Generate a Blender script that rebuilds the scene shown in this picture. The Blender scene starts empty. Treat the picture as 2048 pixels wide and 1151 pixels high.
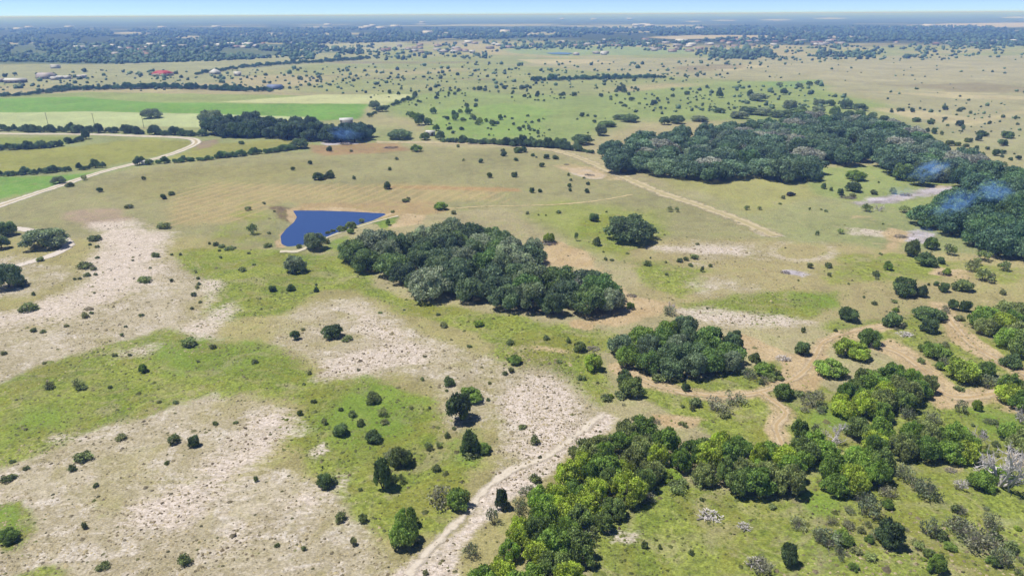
import bpy, math, random
import numpy as np

# ------------------------------------------------------------------ camera
SC = bpy.context.scene
COL = SC.collection
IMW, IMH = 2048.0, 1151.0
FPX = 1365.0                       # focal length in photograph pixels
CAM_H = 80.0                       # flying height above the pasture
HORIZON = 28.5                     # row of the true horizon at the picture centre
PITCH = math.atan((IMH / 2 - HORIZON) / FPX)
ROLL = math.atan(11.0 / 2048.0)
fwd = np.array([0, math.cos(PITCH), -math.sin(PITCH)])
right = np.array([1.0, 0, 0])
up = np.cross(right, fwd)
# roll about the view axis: the horizon sinks to the left
cr, sr = math.cos(ROLL), math.sin(ROLL)
r2 = right * cr - up * sr
u2 = right * sr + up * cr
CAM = np.array([0.0, 0.0, CAM_H])

camd = bpy.data.cameras.new('camera')
cam = bpy.data.objects.new('camera', camd)
COL.objects.link(cam)
from mathutils import Matrix
M = Matrix(((r2[0], u2[0], -fwd[0], 0), (r2[1], u2[1], -fwd[1], 0), (r2[2], u2[2], -fwd[2], CAM_H), (0, 0, 0, 1)))
cam.matrix_world = M
camd.sensor_width = 36.0
camd.lens = 36.0 * FPX / IMW
camd.clip_start = 0.5
camd.clip_end = 120000
SC.camera = cam

# ------------------------------------------------------------------ sky, sun, exposure
SUN_EL = math.radians(65)
SUN_ROT = math.radians(-76)
w = bpy.data.worlds.new('World'); SC.world = w; w.use_nodes = True
nt = w.node_tree; nt.nodes.clear()
sky = nt.nodes.new('ShaderNodeTexSky'); sky.sky_type = 'NISHITA'; sky.sun_disc = False
sky.sun_elevation = SUN_EL; sky.sun_rotation = SUN_ROT
sky.altitude = 300; sky.air_density = 0.32; sky.dust_density = 0.0; sky.ozone_density = 4.0
bg = nt.nodes.new('ShaderNodeBackground'); bg.inputs[1].default_value = 0.115
out = nt.nodes.new('ShaderNodeOutputWorld')
nt.links.new(sky.outputs[0], bg.inputs[0]); nt.links.new(bg.outputs[0], out.inputs[0])

sl = bpy.data.lights.new('sun', 'SUN'); sl.energy = 4.7; sl.angle = math.radians(0.53); sl.color = (1.0, 0.965, 0.92)
so = bpy.data.objects.new('sun', sl); COL.objects.link(so)
from mathutils import Vector
sdir = Vector((math.cos(SUN_EL) * math.sin(SUN_ROT), math.cos(SUN_EL) * math.cos(SUN_ROT), math.sin(SUN_EL)))
so.rotation_euler = sdir.to_track_quat('Z', 'Y').to_euler()
so.location = (0, 0, 200)
SC.view_settings.view_transform = 'Standard'; SC.view_settings.look = 'None'
SC.view_settings.exposure = 0.28; SC.view_settings.gamma = 1.0
SC.render.engine = 'CYCLES'
SC.cycles.use_denoising = True
SC.cycles.max_bounces = 6; SC.cycles.diffuse_bounces = 4; SC.cycles.glossy_bounces = 2
SC.cycles.transmission_bounces = 3; SC.cycles.transparent_max_bounces = 8; SC.cycles.volume_bounces = 2
SC.cycles.caustics_reflective = False; SC.cycles.caustics_refractive = False
SC.cycles.volume_step_rate = 1.0; SC.cycles.volume_max_steps = 256

rng = np.random.default_rng(11)
random.seed(7)

# ------------------------------------------------------------------ noise
def vnoise(x, y, seed=0):
    xi = np.floor(x).astype(np.int64); yi = np.floor(y).astype(np.int64)
    fx = x - xi; fy = y - yi
    fx = fx * fx * (3 - 2 * fx); fy = fy * fy * (3 - 2 * fy)
    def h(a, b):
        n = (a * 374761393 + b * 668265263 + seed * 1442695041) & 0xffffffff
        n = ((n ^ (n >> 13)) * 1274126177) & 0xffffffff
        n = n ^ (n >> 16)
        return (n & 0xffff) / 65535.0
    return (h(xi, yi) * (1 - fx) + h(xi + 1, yi) * fx) * (1 - fy) + (h(xi, yi + 1) * (1 - fx) + h(xi + 1, yi + 1) * fx) * fy
def fnoise(x, y, seed=0, oct=3):
    v = 0; a = 1; t = 0
    for k in range(oct):
        v = v + a * vnoise(x * 2 ** k, y * 2 ** k, seed + k * 17); t += a; a *= 0.5
    return v / t
def sstep(a, b, x):
    t = np.clip((x - a) / (b - a), 0, 1)
    return t * t * (3 - 2 * t)

# ------------------------------------------------------------------ polygons on the ground
def poly_sd(px, py, poly):
    """signed distance to a polygon, negative inside"""
    n = len(poly); d = np.full(px.shape, 1e18); inside = np.zeros(px.shape, bool)
    for i in range(n):
        ax, ay = poly[i]; bx, by = poly[(i + 1) % n]
        ex, ey = bx - ax, by - ay
        L = ex * ex + ey * ey + 1e-12
        t = np.clip(((px - ax) * ex + (py - ay) * ey) / L, 0, 1)
        d = np.minimum(d, (px - ax - t * ex) ** 2 + (py - ay - t * ey) ** 2)
        c = ((ay > py) != (by > py))
        if abs(ey) > 1e-12:
            xx = ax + (py - ay) * ex / ey
            inside ^= c & (px < xx)
    d = np.sqrt(d)
    return np.where(inside, -d, d)
def line_d(px, py, line):
    d = np.full(px.shape, 1e18)
    for (ax, ay), (bx, by) in zip(line[:-1], line[1:]):
        ex, ey = bx - ax, by - ay
        L = ex * ex + ey * ey + 1e-12
        t = np.clip(((px - ax) * ex + (py - ay) * ey) / L, 0, 1)
        d = np.minimum(d, (px - ax - t * ex) ** 2 + (py - ay - t * ey) ** 2)
    return np.sqrt(d)

def smooth_line(pts, step=1.6):
    p = np.array(pts, float); n = len(p); res = []
    q = np.vstack([2 * p[0] - p[1], p, 2 * p[-1] - p[-2]])
    for i in range(n - 1):
        a, b, c, d = q[i], q[i + 1], q[i + 2], q[i + 3]
        m = max(2, int(np.linalg.norm(c - b) / step))
        for t in np.arange(m) / m:
            res.append(0.5 * ((2 * b) + (-a + c) * t + (2 * a - 5 * b + 4 * c - d) * t ** 2 + (-a + 3 * b - 3 * c + d) * t ** 3))
    res.append(p[-1]); return np.array(res)

def ray(px, py):
    v = r2 * (px - IMW / 2) + u2 * (IMH / 2 - py) + fwd * FPX
    return v
def flat(px, py, z=0.0):
    v = ray(px, py)
    t = (z - CAM_H) / v[2]
    return CAM + v * t

WATER_Z = -1.1
POND_PX = [(586, 421), (640, 421), (700, 423), (776, 427), (745, 441), (705, 453), (668, 467), (645, 478), (610, 489), (576, 493), (563, 488), (561, 472), (572, 458), (588, 444), (594, 434)]
POND = [tuple(flat(x, y, WATER_Z)[:2]) for x, y in POND_PX]
DAM = [tuple(flat(x, y, 0.6)[:2]) for x, y in [(560, 503), (605, 499), (650, 477), (700, 460), (750, 444), (800, 431)]]

def terrain(x, y):
    x = np.asarray(x, float); y = np.asarray(y, float)
    d = np.hypot(x, y)
    z = 0.9 * np.sin(x / 61.0 + 0.6) * np.sin(y / 83.0 + 0.4) + 0.5 * np.sin(x / 27.0 - y / 39.0) * sstep(40, 120, d) * (1 - sstep(500, 900, d))
    z = z + 3.0 * np.sin(x / 420.0 + 1.1) * np.sin(y / 510.0 + 2.0) * sstep(300, 900, d)
    z = z + sstep(7000, 24000, d) * (22 * (fnoise(x / 5200 + 50, y / 5200 + 9, 3, 2) - 0.45))
    z = z + 74.0 * sstep(9000, 44000, d) * (0.93 + 0.12 * (fnoise(x / 3500 + 7, y / 3500 + 2, 13, 2) - 0.5))
    # pond basin and its earth dam
    m = (np.abs(x + 60) < 130) & (np.abs(y - 250) < 110)
    if np.any(m):
        xs, ys = x[m], y[m]
        sd = poly_sd(xs, ys, POND)
        dd = line_d(xs, ys, DAM)
        zz = z[m]
        near = 1 - sstep(30, 60, sd)
        zz = zz * (1 - near) + near * (0.15 * zz)
        zz = zz + 0.9 * np.exp(-(dd / 4.0) ** 2)
        bank = WATER_Z + np.where(sd > 0, 0.20 * sd, np.maximum(0.25 * sd, -1.6))
        k = 0.25
        hh = np.clip(0.5 + 0.5 * (zz - bank) / k, 0, 1)
        zz = zz * (1 - hh) + bank * hh - k * hh * (1 - hh)
        z = z.copy(); z[m] = zz
    return z
def T(x, y):
    return float(terrain(np.array([x]), np.array([y]))[0])
def P(px, py):
    z = 0.0
    for _ in range(6):
        p = flat(px, py, z)
        z = T(p[0], p[1])
    return np.array([p[0], p[1], z])
def PP(pts):
    return [tuple(P(x, y)[:2]) for x, y in pts]

# ------------------------------------------------------------------ helpers for objects
def s2l(c):
    c = np.asarray(c, float) / 255.0
    return np.where(c <= 0.04045, c / 12.92, ((c + 0.055) / 1.055) ** 2.4)
GAIN = 1.64
def alb(r, g, b, k=1.0):
    return tuple(np.clip(s2l((r, g, b)) / GAIN * k, 0.004, 0.82))

def tag(o, label=None, cat=None, group=None, kind=None):
    if label: o['label'] = label
    if cat: o['category'] = cat
    if group: o['group'] = group
    if kind: o['kind'] = kind
    return o
def link(name, data, parent=None, mat=None):
    o = bpy.data.objects.new(name, data); COL.objects.link(o)
    if parent: o.parent = parent
    if mat is not None and data is not None and not data.materials: data.materials.append(mat)
    return o
def mesh_np(name, V, F, mat=None, smooth=False, attrs=None):
    """V (n,3); F list of int arrays (k, nsides)"""
    me = bpy.data.meshes.new(name)
    V = np.asarray(V, np.float32)
    me.vertices.add(len(V)); me.vertices.foreach_set('co', V.ravel())
    if not isinstance(F, (list, tuple)): F = [F]
    F = [np.asarray(f, np.int32) for f in F if len(f)]
    loops = np.concatenate([f.ravel() for f in F])
    tot = np.concatenate([np.full(len(f), f.shape[1], np.int32) for f in F])
    st = np.concatenate([[0], np.cumsum(tot)[:-1]]).astype(np.int32)
    me.loops.add(len(loops)); me.loops.foreach_set('vertex_index', loops)
    me.polygons.add(len(tot)); me.polygons.foreach_set('loop_start', st)
    try: me.polygons.foreach_set('loop_total', tot)
    except Exception: pass
    if smooth: me.polygons.foreach_set('use_smooth', np.ones(len(tot), bool))
    for nm, (typ, arr) in (attrs or {}).items():
        a = me.attributes.new(nm, typ, 'POINT')
        if typ == 'FLOAT': a.data.foreach_set('value', np.asarray(arr, np.float32).ravel())
        else: a.data.foreach_set('color', np.asarray(arr, np.float32).ravel())
    me.update(calc_edges=True)
    me.validate()
    if mat is not None: me.materials.append(mat)
    return me

# --- node helpers
class NT:
    def __init__(s, name):
        s.m = bpy.data.materials.new(name); s.m.use_nodes = True
        s.t = s.m.node_tree; s.t.nodes.clear()
        s.o = s.t.nodes.new('ShaderNodeOutputMaterial')
    def n(s, typ, **kw):
        nd = s.t.nodes.new(typ)
        for k, v in kw.items(): setattr(nd, k, v)
        return nd
    def l(s, a, b): s.t.links.new(a, b)
    def put(s, inp, v):
        if hasattr(v, 'is_output'): s.l(v, inp)
        else: inp.default_value = v
    def math(s, op, a, b=0.0, c=None, clamp=False):
        nd = s.n('ShaderNodeMath', operation=op, use_clamp=clamp)
        s.put(nd.inputs[0], a); s.put(nd.inputs[1], b)
        if c is not None: s.put(nd.inputs[2], c)
        return nd.outputs[0]
    def mix(s, f, a, b, mode='MIX'):
        nd = s.n('ShaderNodeMix', data_type='RGBA', blend_type=mode)
        s.put(nd.inputs[0], f)
        for k, v in ((6, a), (7, b)):
            if isinstance(v, tuple) and len(v) == 3: v = v + (1.0,)
            s.put(nd.inputs[k], v)
        return nd.outputs[2]
    def noise(s, vec, scale, detail=3, rough=0.55, dist=0.0):
        nd = s.n('ShaderNodeTexNoise'); s.put(nd.inputs['Vector'], vec)
        nd.inputs['Scale'].default_value = scale; nd.inputs['Detail'].default_value = detail
        nd.inputs['Roughness'].default_value = rough; nd.inputs['Distortion'].default_value = dist
        return nd.outputs['Fac']
    def ss(s, x, a, b, lo=0.0, hi=1.0):
        nd = s.n('ShaderNodeMapRange', interpolation_type='SMOOTHSTEP')
        s.put(nd.inputs[0], x); s.put(nd.inputs[1], a); s.put(nd.inputs[2], b); s.put(nd.inputs[3], lo); s.put(nd.inputs[4], hi)
        return nd.outputs[0]
    def attr(s, name):
        return s.n('ShaderNodeAttribute', attribute_name=name)
    def pos(s): return s.n('ShaderNodeNewGeometry').outputs['Position']
    def mapping(s, vec, rot=0.0, scale=(1, 1, 1)):
        nd = s.n('ShaderNodeMapping'); s.put(nd.inputs[0], vec)
        nd.inputs['Rotation'].default_value = (0, 0, rot); nd.inputs['Scale'].default_value = scale
        return nd.outputs[0]
    def bsdf(s, col, rough=0.9, spec=0.15, normal=None):
        b = s.n('ShaderNodeBsdfPrincipled')
        if isinstance(col, tuple) and len(col) == 3: col = col + (1.0,)
        s.put(b.inputs['Base Color'], col); s.put(b.inputs['Roughness'], rough); s.put(b.inputs['Specular IOR Level'], spec)
        if normal is not None: s.l(normal, b.inputs['Normal'])
        return b.outputs[0]
    def out(s, sh): s.l(sh, s.o.inputs['Surface']); return s.m
    def bump(s, h, strength=0.3, dist=0.2):
        b = s.n('ShaderNodeBump'); b.inputs['Strength'].default_value = strength; b.inputs['Distance'].default_value = dist
        s.l(h, b.inputs['Height']); return b.outputs[0]

def simple_mat(name, col, rough=0.8, spec=0.2, var=0.12, scale=1.0):
    k = NT(name)
    n = k.noise(k.n('ShaderNodeTexCoord').outputs['Object'], scale, 4)
    v = k.ss(n, 0.3, 0.7, 1 - var, 1 + var)
    hs = k.n('ShaderNodeMix', data_type='RGBA', blend_type='MULTIPLY')
    hs.inputs[0].default_value = 1.0; hs.inputs[6].default_value = tuple(col) + (1,)
    cb = k.n('ShaderNodeCombineColor'); [k.l(v, cb.inputs[i]) for i in range(3)]
    k.l(cb.outputs[0], hs.inputs[7])
    return k.out(k.bsdf(hs.outputs[2], rough, spec))

# ------------------------------------------------------------------ ground sheet
def make_ground():
    ang = np.concatenate([np.linspace(-180, -50, 66)[:-1], np.linspace(-50, 50, 860), np.linspace(50, 180, 66)[1:]])
    ang = np.radians(ang)[:-1]
    rad = [6.0, 20, 34, 46, 56]
    r = 63.0
    while r < 900: rad.append(r); r *= 1.0072
    while r < 2600: rad.append(r); r *= 1.010
    while r < 45000: rad.append(r); r *= 1.028
    rad.append(45000.0)
    rad = np.array(rad)
    A, R = np.meshgrid(ang, rad)
    X = (R * np.sin(A)).ravel(); Y = (R * np.cos(A)).ravel()
    Z = terrain(X, Y)
    na, nr = len(ang), len(rad)
    i = np.arange(nr - 1)[:, None] * na; j = np.arange(na)[None, :]; j2 = (j + 1) % na
    Fq = np.stack([i + j, i + j2, i + na + j2, i + na + j], -1).reshape(-1, 4)
    V = np.stack([X, Y, Z], 1)
    # closing fan at the nadir
    V = np.vstack([V, [[0, 0, T(0, 0)]]]); c = len(V) - 1
    jj = np.arange(na)
    Ft = np.stack([np.full(na, c), (jj + 1) % na, jj], -1)
    return V, [Fq[:, ::-1], Ft[:, ::-1]]

GV, GF = make_ground()
GX, GY = GV[:, 0], GV[:, 1]
GD = np.hypot(GX, GY)
FRONT = (GY > 0) & (np.abs(GX) < GY * 1.9)

def mask(pts, feather, amp=None, lam=None, seed=1, world=False, soft=0):
    """soft, noise-edged membership of every ground vertex in a region given by photo pixels"""
    poly = pts if world else PP(pts)
    if amp and soft: feather, amp = feather * soft, amp * (0.4 + 0.6 * soft)
    a = np.array(poly)
    mg = feather * 3 + (amp or 0) * 2
    sel = FRONT & (GX > a[:, 0].min() - mg) & (GX < a[:, 0].max() + mg) & (GY > a[:, 1].min() - mg) & (GY < a[:, 1].max() + mg)
    o = np.zeros(len(GX))
    idx = np.nonzero(sel)[0]
    if len(idx) == 0: return o
    x, y = GX[idx], GY[idx]
    sd = poly_sd(x, y, poly)
    if amp:
        lam = lam or amp * 3
        sd = sd + amp * 2 * (fnoise(x / lam, y / lam, seed, 3) - 0.5)
    o[idx] = 1 - sstep(-feather, feather, sd)
    return o
def lmask(pts, width, feather, seed=1):
    line = PP(pts); a = np.array(line); mg = width + feather * 2 + 2
    sel = FRONT & (GX > a[:, 0].min() - mg) & (GX < a[:, 0].max() + mg) & (GY > a[:, 1].min() - mg) & (GY < a[:, 1].max() + mg)
    o = np.zeros(len(GX)); idx = np.nonzero(sel)[0]
    if len(idx) == 0: return o
    d = line_d(GX[idx], GY[idx], line)
    d = d + (fnoise(GX[idx] / 9, GY[idx] / 9, seed) - 0.5) * feather * 1.5
    o[idx] = 1 - sstep(width / 2 - feather * 0.5, width / 2 + feather, d)
    return o

def ground_layers():
    n = len(GX)
    col = np.tile(np.array(alb(180, 176, 128)), (n, 1))
    def zone(pts, rgb, feather, amp=None, k=1.0, seed=1):
        m = (mask(pts, feather, amp, seed=seed) * k)[:, None]
        col[:] = col * (1 - m) + np.array(alb(*rgb)) * m
    # broad tone variation of the pasture
    v = fnoise(GX / 190 + 3, GY / 190 + 8, 5, 3)
    g = np.array(alb(166, 174, 118)); t = np.array(alb(193, 183, 142))
    k = sstep(0.36, 0.62, v)[:, None]
    col[:] = g * (1 - k) + t * k
    # ---- far country
    far = sstep(1900, 2500, GD + 900 * (fnoise(GX / 700, GY / 500, 8, 3) - 0.5))
    wood = np.array((0.022, 0.04, 0.022)); clear = np.array(alb(178, 174, 132))
    fn = fnoise(GX / 900 + 11, GY / 380 + 4, 21, 4)
    open_ = (sstep(0.60, 0.66, fn) * (1 - sstep(5000, 9000, GD)))[:, None]
    fc = wood * (1 - open_) + clear * open_
    fs = far[:, None]
    col[:] = col * (1 - fs) + fc * fs
    # wooded band left of the town, and the pale fields behind it
    zone([(-60, 112), (-60, 82), (200, 86), (420, 84), (640, 92), (740, 102), (700, 112), (420, 122), (250, 128), (0, 128)], (96, 116, 92), 25, 40, 0.9)
    zone([(-60, 160), (-60, 132), (250, 128), (440, 120), (620, 106), (760, 104), (760, 128), (640, 128), (520, 140), (440, 165), (180, 172)], (176, 178, 136), 12, 20)
    zone([(500, 100), (620, 88), (800, 84), (820, 96), (740, 104)], (186, 186, 150), 25, 40)
    zone([(-60, 84), (0, 80), (80, 83), (90, 86), (20, 89), (-60, 89)], (190, 186, 160), 25, 60)
    zone([(1000, 98), (1200, 92), (1390, 97), (1380, 108), (1120, 112), (1010, 106)], (160, 180, 130), 20, 30)
    zone([(1290, 74), (1400, 70), (1740, 72), (1720, 76), (1350, 78)], (205, 192, 160), 25, 40)
    zone([(1720, 55), (1830, 50), (2110, 44), (2110, 52), (1860, 57)], (205, 192, 165), 60, 120)
    zone([(1820, 66), (1930, 62), (1920, 66), (1830, 69)], (195, 185, 160), 30, 60)
    for (x0, x1, y, dy) in [(215, 290, 66, 2), (330, 390, 74, 2), (450, 560, 67, 2), (380, 520, 77, 2), (250, 300, 70, 2), (690, 740, 75, 1.6), (745, 790, 76, 2), (880, 980, 69, 2.5), (1050, 1070, 68, 2),
                            (985, 1020, 65, 1.5), (1190, 1290, 55, 2), (1370, 1400, 43, 1.5), (1420, 1470, 41, 1.2), (1520, 1580, 40, 1.5), (1625, 1690, 37, 1.5), (2000, 2060, 35, 1.5), (600, 660, 54, 1), (820, 860, 48, 1), (1550, 1640, 60, 2)]:
        zone([(x0, y), ((x0 + x1) / 2, y - dy), (x1, y - dy / 2), (x1, y + dy / 2), ((x0 + x1) / 2, y + dy)], (196, 190, 165), 30, 60)
    # ---- broad pastures
    zone([(980, 130), (1180, 118), (1500, 112), (2110, 110), (2110, 330), (1960, 310), (1880, 270), (1720, 205), (1600, 170), (1300, 150)], (184, 180, 142), 25, 40)
    zone([(1480, 130), (1900, 122), (2110, 130), (2110, 170), (1700, 165)], (190, 184, 150), 20, 40, 0.8)
    for pts in ([(1720, 182), (1850, 186), (2110, 196), (2110, 202), (1900, 196)], [(1800, 178), (1860, 182), (1990, 187), (1900, 188)], [(1740, 215), (1850, 222), (1960, 238), (2080, 212), (2080, 222), (1950, 252), (1830, 238)],
                [(1360, 135), (1500, 130), (1550, 132), (1460, 142), (1380, 140)], [(1030, 118), (1180, 118), (1240, 126), (1080, 128)]):
        zone(pts, (212, 200, 160), 6, 10, 0.85)
    for pts in ([(620, 122), (900, 124), (1020, 121), (900, 127), (700, 127)], [(1340, 132), (1480, 128), (1490, 134), (1380, 146)], [(1770, 170), (1960, 165), (2110, 178), (2110, 188), (1900, 182)], [(660, 152), (900, 158), (1000, 156), (980, 161), (700, 158)]):
        zone(pts, (158, 146, 118), 10, 15, 0.7)
    zone([(870, 260), (760, 200), (900, 180), (1180, 192), (1420, 165), (1620, 160), (1760, 210), (1650, 240), (1250, 240), (1180, 290), (1000, 288)], (158, 176, 108), 15, 20)
    zone([(850, 250), (880, 220), (1010, 205), (1120, 222), (1060, 270), (900, 285)], (152, 182, 98), 8, 14, 0.85)
    zone([(1520, 165), (1640, 160), (1560, 180)], (150, 182, 110), 8, 10)
    # ---- crop fields
    zone([(-80, 196), (180, 184), (420, 188), (640, 192), (830, 188), (760, 214), (400, 214), (-80, 214)], (166, 180, 112), 5, 8)
    zone([(-80, 226), (-80, 198), (150, 194), (330, 206), (735, 208), (722, 238), (560, 240), (400, 228)], (130, 177, 78), 4, 6)
    zone([(440, 204), (640, 189), (830, 189), (765, 212), (735, 208)], (214, 218, 162), 3, 4)
    zone([(-80, 225), (100, 224), (400, 228), (640, 236), (600, 250), (400, 254), (-80, 258)], (204, 216, 160), 3, 5)
    zone([(-80, 296), (-80, 274), (150, 274), (170, 284), (60, 298)], (150, 164, 86), 3, 5)
    zone([(-80, 350), (-80, 308), (150, 292), (300, 277), (385, 283), (375, 298), (270, 322), (205, 334)], (168, 170, 92), 3, 6)
    zone([(-80, 420), (-80, 358), (0, 354), (110, 350), (190, 344), (120, 368), (40, 390)], (134, 178, 82), 3, 5)
    zone([(330, 320), (400, 290), (600, 277), (600, 296), (480, 308)], (170, 170, 96), 4, 6)
    # ---- big mown pasture round the pond
    zone([(-80, 450), (0, 420), (270, 333), (600, 302), (900, 292), (1110, 302), (1260, 350), (1560, 470), (1500, 520), (1200, 500), (1000, 420), (880, 432), (800, 428), (560, 415), (540, 500), (300, 470), (140, 470)], (174, 170, 124), 6, 10)
    zone([(260, 345), (500, 330), (600, 320), (680, 345), (500, 372), (300, 400), (200, 380)], (172, 166, 112), 8, 14, 0.8)
    zone([(620, 290), (800, 285), (820, 300), (640, 312)], (186, 150, 114), 4, 8, 0.8)
    zone([(330, 395), (430, 365), (660, 372), (1000, 375), (1010, 402), (800, 408), (560, 402), (480, 440), (330, 450)], (188, 174, 126), 5, 10)
    zone([(770, 370), (1040, 378), (1040, 383), (770, 378)], (196, 156, 112), 2, 3, 0.7)
    zone([(600, 405), (860, 400), (900, 420), (800, 432), (600, 420)], (196, 172, 128), 3, 6)
    zone([(1040, 430), (1120, 400), (1330, 420), (1340, 450), (1250, 510), (1130, 500)], (166, 174, 98), 6, 12)
    zone([(1240, 340), (1580, 330), (1680, 370), (1620, 400), (1500, 420), (1330, 370)], (182, 180, 118), 6, 12)
    zone([(1620, 330), (1800, 330), (1900, 360), (1830, 420), (1640, 390)], (166, 180, 112), 5, 10)
    zone([(545, 414), (590, 416), (597, 436), (585, 446), (562, 436)], (128, 106, 86), 1.5, 3, 0.85)
    zone([(580, 419), (700, 420), (790, 426), (776, 430), (700, 424), (590, 424)], (150, 126, 98), 0.8, 1, 0.8)
    zone([(390, 285), (440, 277), (420, 295), (392, 300)], (176, 150, 136), 2, 4, 0.8)
    zone([(150, 425), (230, 415), (250, 440), (180, 455)], (196, 172, 152), 3, 8, 0.8)
    # ---- mottled foreground tone
    zone([(-200, 470), (400, 480), (700, 560), (1000, 640), (1100, 700), (1200, 900), (900, 1300), (-400, 1300)], (184, 175, 122), 5, 10)
    zone([(1200, 480), (1700, 480), (2110, 520), (2110, 620), (1700, 660), (1300, 620)], (190, 178, 130), 5, 10)
    zone([(1900, 560), (2110, 560), (2110, 900), (1950, 800), (1800, 700)], (186, 176, 124), 4, 8)
    layers = {}
    def L(name, items):
        m = np.zeros(n)
        for it in items:
            pts, fe, amp, k = it
            m = np.maximum(m, mask(pts, fe, amp, seed=len(name), soft={'green': 2.3, 'dry': 2.6, 'lush': 2.6, 'chalk': 1.9, 'dirt': 1.6}.get(name, 1.0)) * k)
        layers[name] = m
    L('green', [([(380, 500), (560, 500), (680, 515), (760, 575), (850, 605), (1010, 640), (1180, 665), (1190, 690), (1090, 700), (900, 640), (760, 590), (640, 560), (560, 620), (420, 640)], 3, 6, 1.0),
                ([(-300, 790), (0, 760), (220, 690), (330, 660), (520, 690), (640, 755), (760, 745), (880, 800), (900, 880), (1010, 860), (1000, 940), (880, 1060), (770, 1070), (700, 970), (600, 910), (560, 880), (590, 810), (440, 770), (330, 800), (150, 870), (0, 930), (-300, 980)], 2.5, 5, 0.95),
                ([(680, 535), (800, 590), (900, 615), (1010, 640), (1180, 665), (1190, 690), (1000, 690), (860, 645), (700, 575)], 2, 4, 1.0),
                ([(1000, 700), (1190, 670), (1260, 780), (1200, 820), (1090, 730)], 2.5, 4, 0.85),
                ([(1190, 1200), (1200, 1060), (1320, 960), (1600, 1000), (1650, 1060), (1640, 1300), (1150, 1300)], 2, 4, 0.9),
                ([(1600, 960), (1760, 930), (1960, 930), (2200, 950), (2300, 1300), (1640, 1300)], 2, 4, 0.75),
                ([(1250, 770), (1560, 740), (1700, 800), (1760, 900), (1600, 930), (1400, 850)], 2, 4, 0.9),
                ([(1340, 610), (1450, 590), (1680, 580), (1700, 612), (1520, 640), (1400, 630)], 2.5, 5, 0.75),
                ([(1650, 640), (1900, 600), (1930, 640), (1850, 700), (1700, 690), (1640, 700)], 2.5, 4, 0.7),
                ([(1900, 640), (2048, 700), (2110, 900), (1960, 870), (1850, 740)], 2, 4, 0.65),
                ([(1140, 430), (1240, 420), (1330, 450), (1260, 520), (1160, 500)], 3, 6, 0.7),
                ([(1220, 510), (1330, 520), (1420, 540), (1360, 590), (1260, 560)], 3, 6, 0.7),
                ([(1650, 500), (1780, 500), (2048, 540), (2048, 570), (1800, 570), (1680, 560)], 3, 6, 0.65),
                ([(840, 430), (700, 470), (640, 500), (560, 510), (520, 480), (480, 500), (540, 530), (700, 520)], 2, 4, 0.6),
                ([(500, 400), (560, 430), (560, 490), (480, 500), (380, 500), (420, 450)], 4, 8, 0.45),
                ([(1700, 760), (1960, 780), (2060, 850), (2060, 960), (1900, 960), (1720, 900)], 2, 4, 0.8),
                ([(0, 1010), (40, 1000), (70, 1060), (40, 1100), (0, 1110), (-60, 1090), (-60, 1010)], 1.2, 2, 1.0),
                ([(30, 1151), (90, 1120), (150, 1135), (130, 1180), (20, 1180)], 1, 2, 0.9),
                ([(170, 1010), (210, 1000), (230, 1030), (190, 1050)], 0.8, 1.5, 0.7), ([(270, 1085), (310, 1075), (320, 1110), (290, 1120)], 0.8, 1.5, 0.7)])
    L('lush', [([(540, 870), (620, 800), (740, 755), (800, 760), (860, 800), (860, 870), (780, 940), (700, 960), (620, 900)], 3, 6, 0.62),
               ([(300, 690), (420, 680), (560, 710), (540, 750), (360, 750)], 3, 6, 0.55),
               ([(-50, 830), (120, 800), (200, 830), (150, 880), (-50, 930)], 3, 6, 0.5),
               ([(880, 860), (960, 850), (1000, 890), (940, 930), (880, 920)], 2, 4, 0.5),
               ([(738, 447), (795, 430), (808, 433), (782, 452), (762, 458)], 0.8, 1.0, 1.0),
               ([(640, 490), (700, 470), (690, 485), (650, 500)], 1, 2, 0.6),
               ([(1590, 985), (1680, 1000), (1670, 1030), (1620, 1020)], 1.5, 3, 0.6),
               ([(1600, 590), (1660, 590), (1640, 610), (1590, 608)], 2, 4, 0.55),
               ([(1240, 440), (1330, 460), (1240, 500), (1200, 490)], 2, 4, 0.45),
               ([(1600, 830), (1680, 810), (1700, 850), (1620, 860)], 1.5, 3, 0.6),
               ([(1940, 820), (2030, 840), (2040, 880), (1960, 870)], 1.5, 3, 0.6),
               ([(-30, 1020), (40, 1005), (60, 1060), (-30, 1100)], 1, 2, 0.6), ([(100, 595), (150, 580), (160, 592), (110, 606)], 1, 2, 0.5)])
    L('dry', [([(330, 490), (420, 540), (410, 640), (480, 690), (300, 700), (0, 770), (-200, 790), (-200, 690), (100, 650), (250, 590)], 4, 7, 0.75),
              ([(520, 640), (620, 606), (720, 596), (800, 640), (880, 680), (1000, 712), (1010, 800), (900, 850), (850, 770), (640, 760), (540, 700)], 3, 6, 0.85),
              ([(60, 900), (280, 810), (440, 775), (580, 800), (540, 890), (430, 970), (200, 970), (0, 1000), (-200, 1060), (-200, 960)], 3, 5, 0.72),
              ([(-300, 1000), (0, 970), (200, 950), (420, 980), (560, 930), (720, 990), (760, 1080), (820, 1300), (-300, 1300)], 2, 4, 0.9),
              ([(1020, 700), (1120, 720), (1230, 830), (1160, 900), (1060, 980), (980, 960), (1000, 850)], 2, 4, 0.8),
              ([(1350, 480), (1540, 480), (1560, 520), (1380, 530)], 4, 6, 0.6), ([(1300, 540), (1480, 560), (1600, 590), (1400, 600)], 4, 6, 0.6),
              ([(1360, 620), (1560, 622), (1680, 650), (1450, 660)], 3, 5, 0.7),
              ([(0, 500), (120, 520), (160, 560), (60, 600), (-100, 620), (-100, 540)], 3, 6, 0.6),
              ([(1620, 1020), (1900, 1000), (2200, 1060), (2200, 1300), (1480, 1300), (1500, 1100)], 3, 5, 0.5)])
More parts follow.
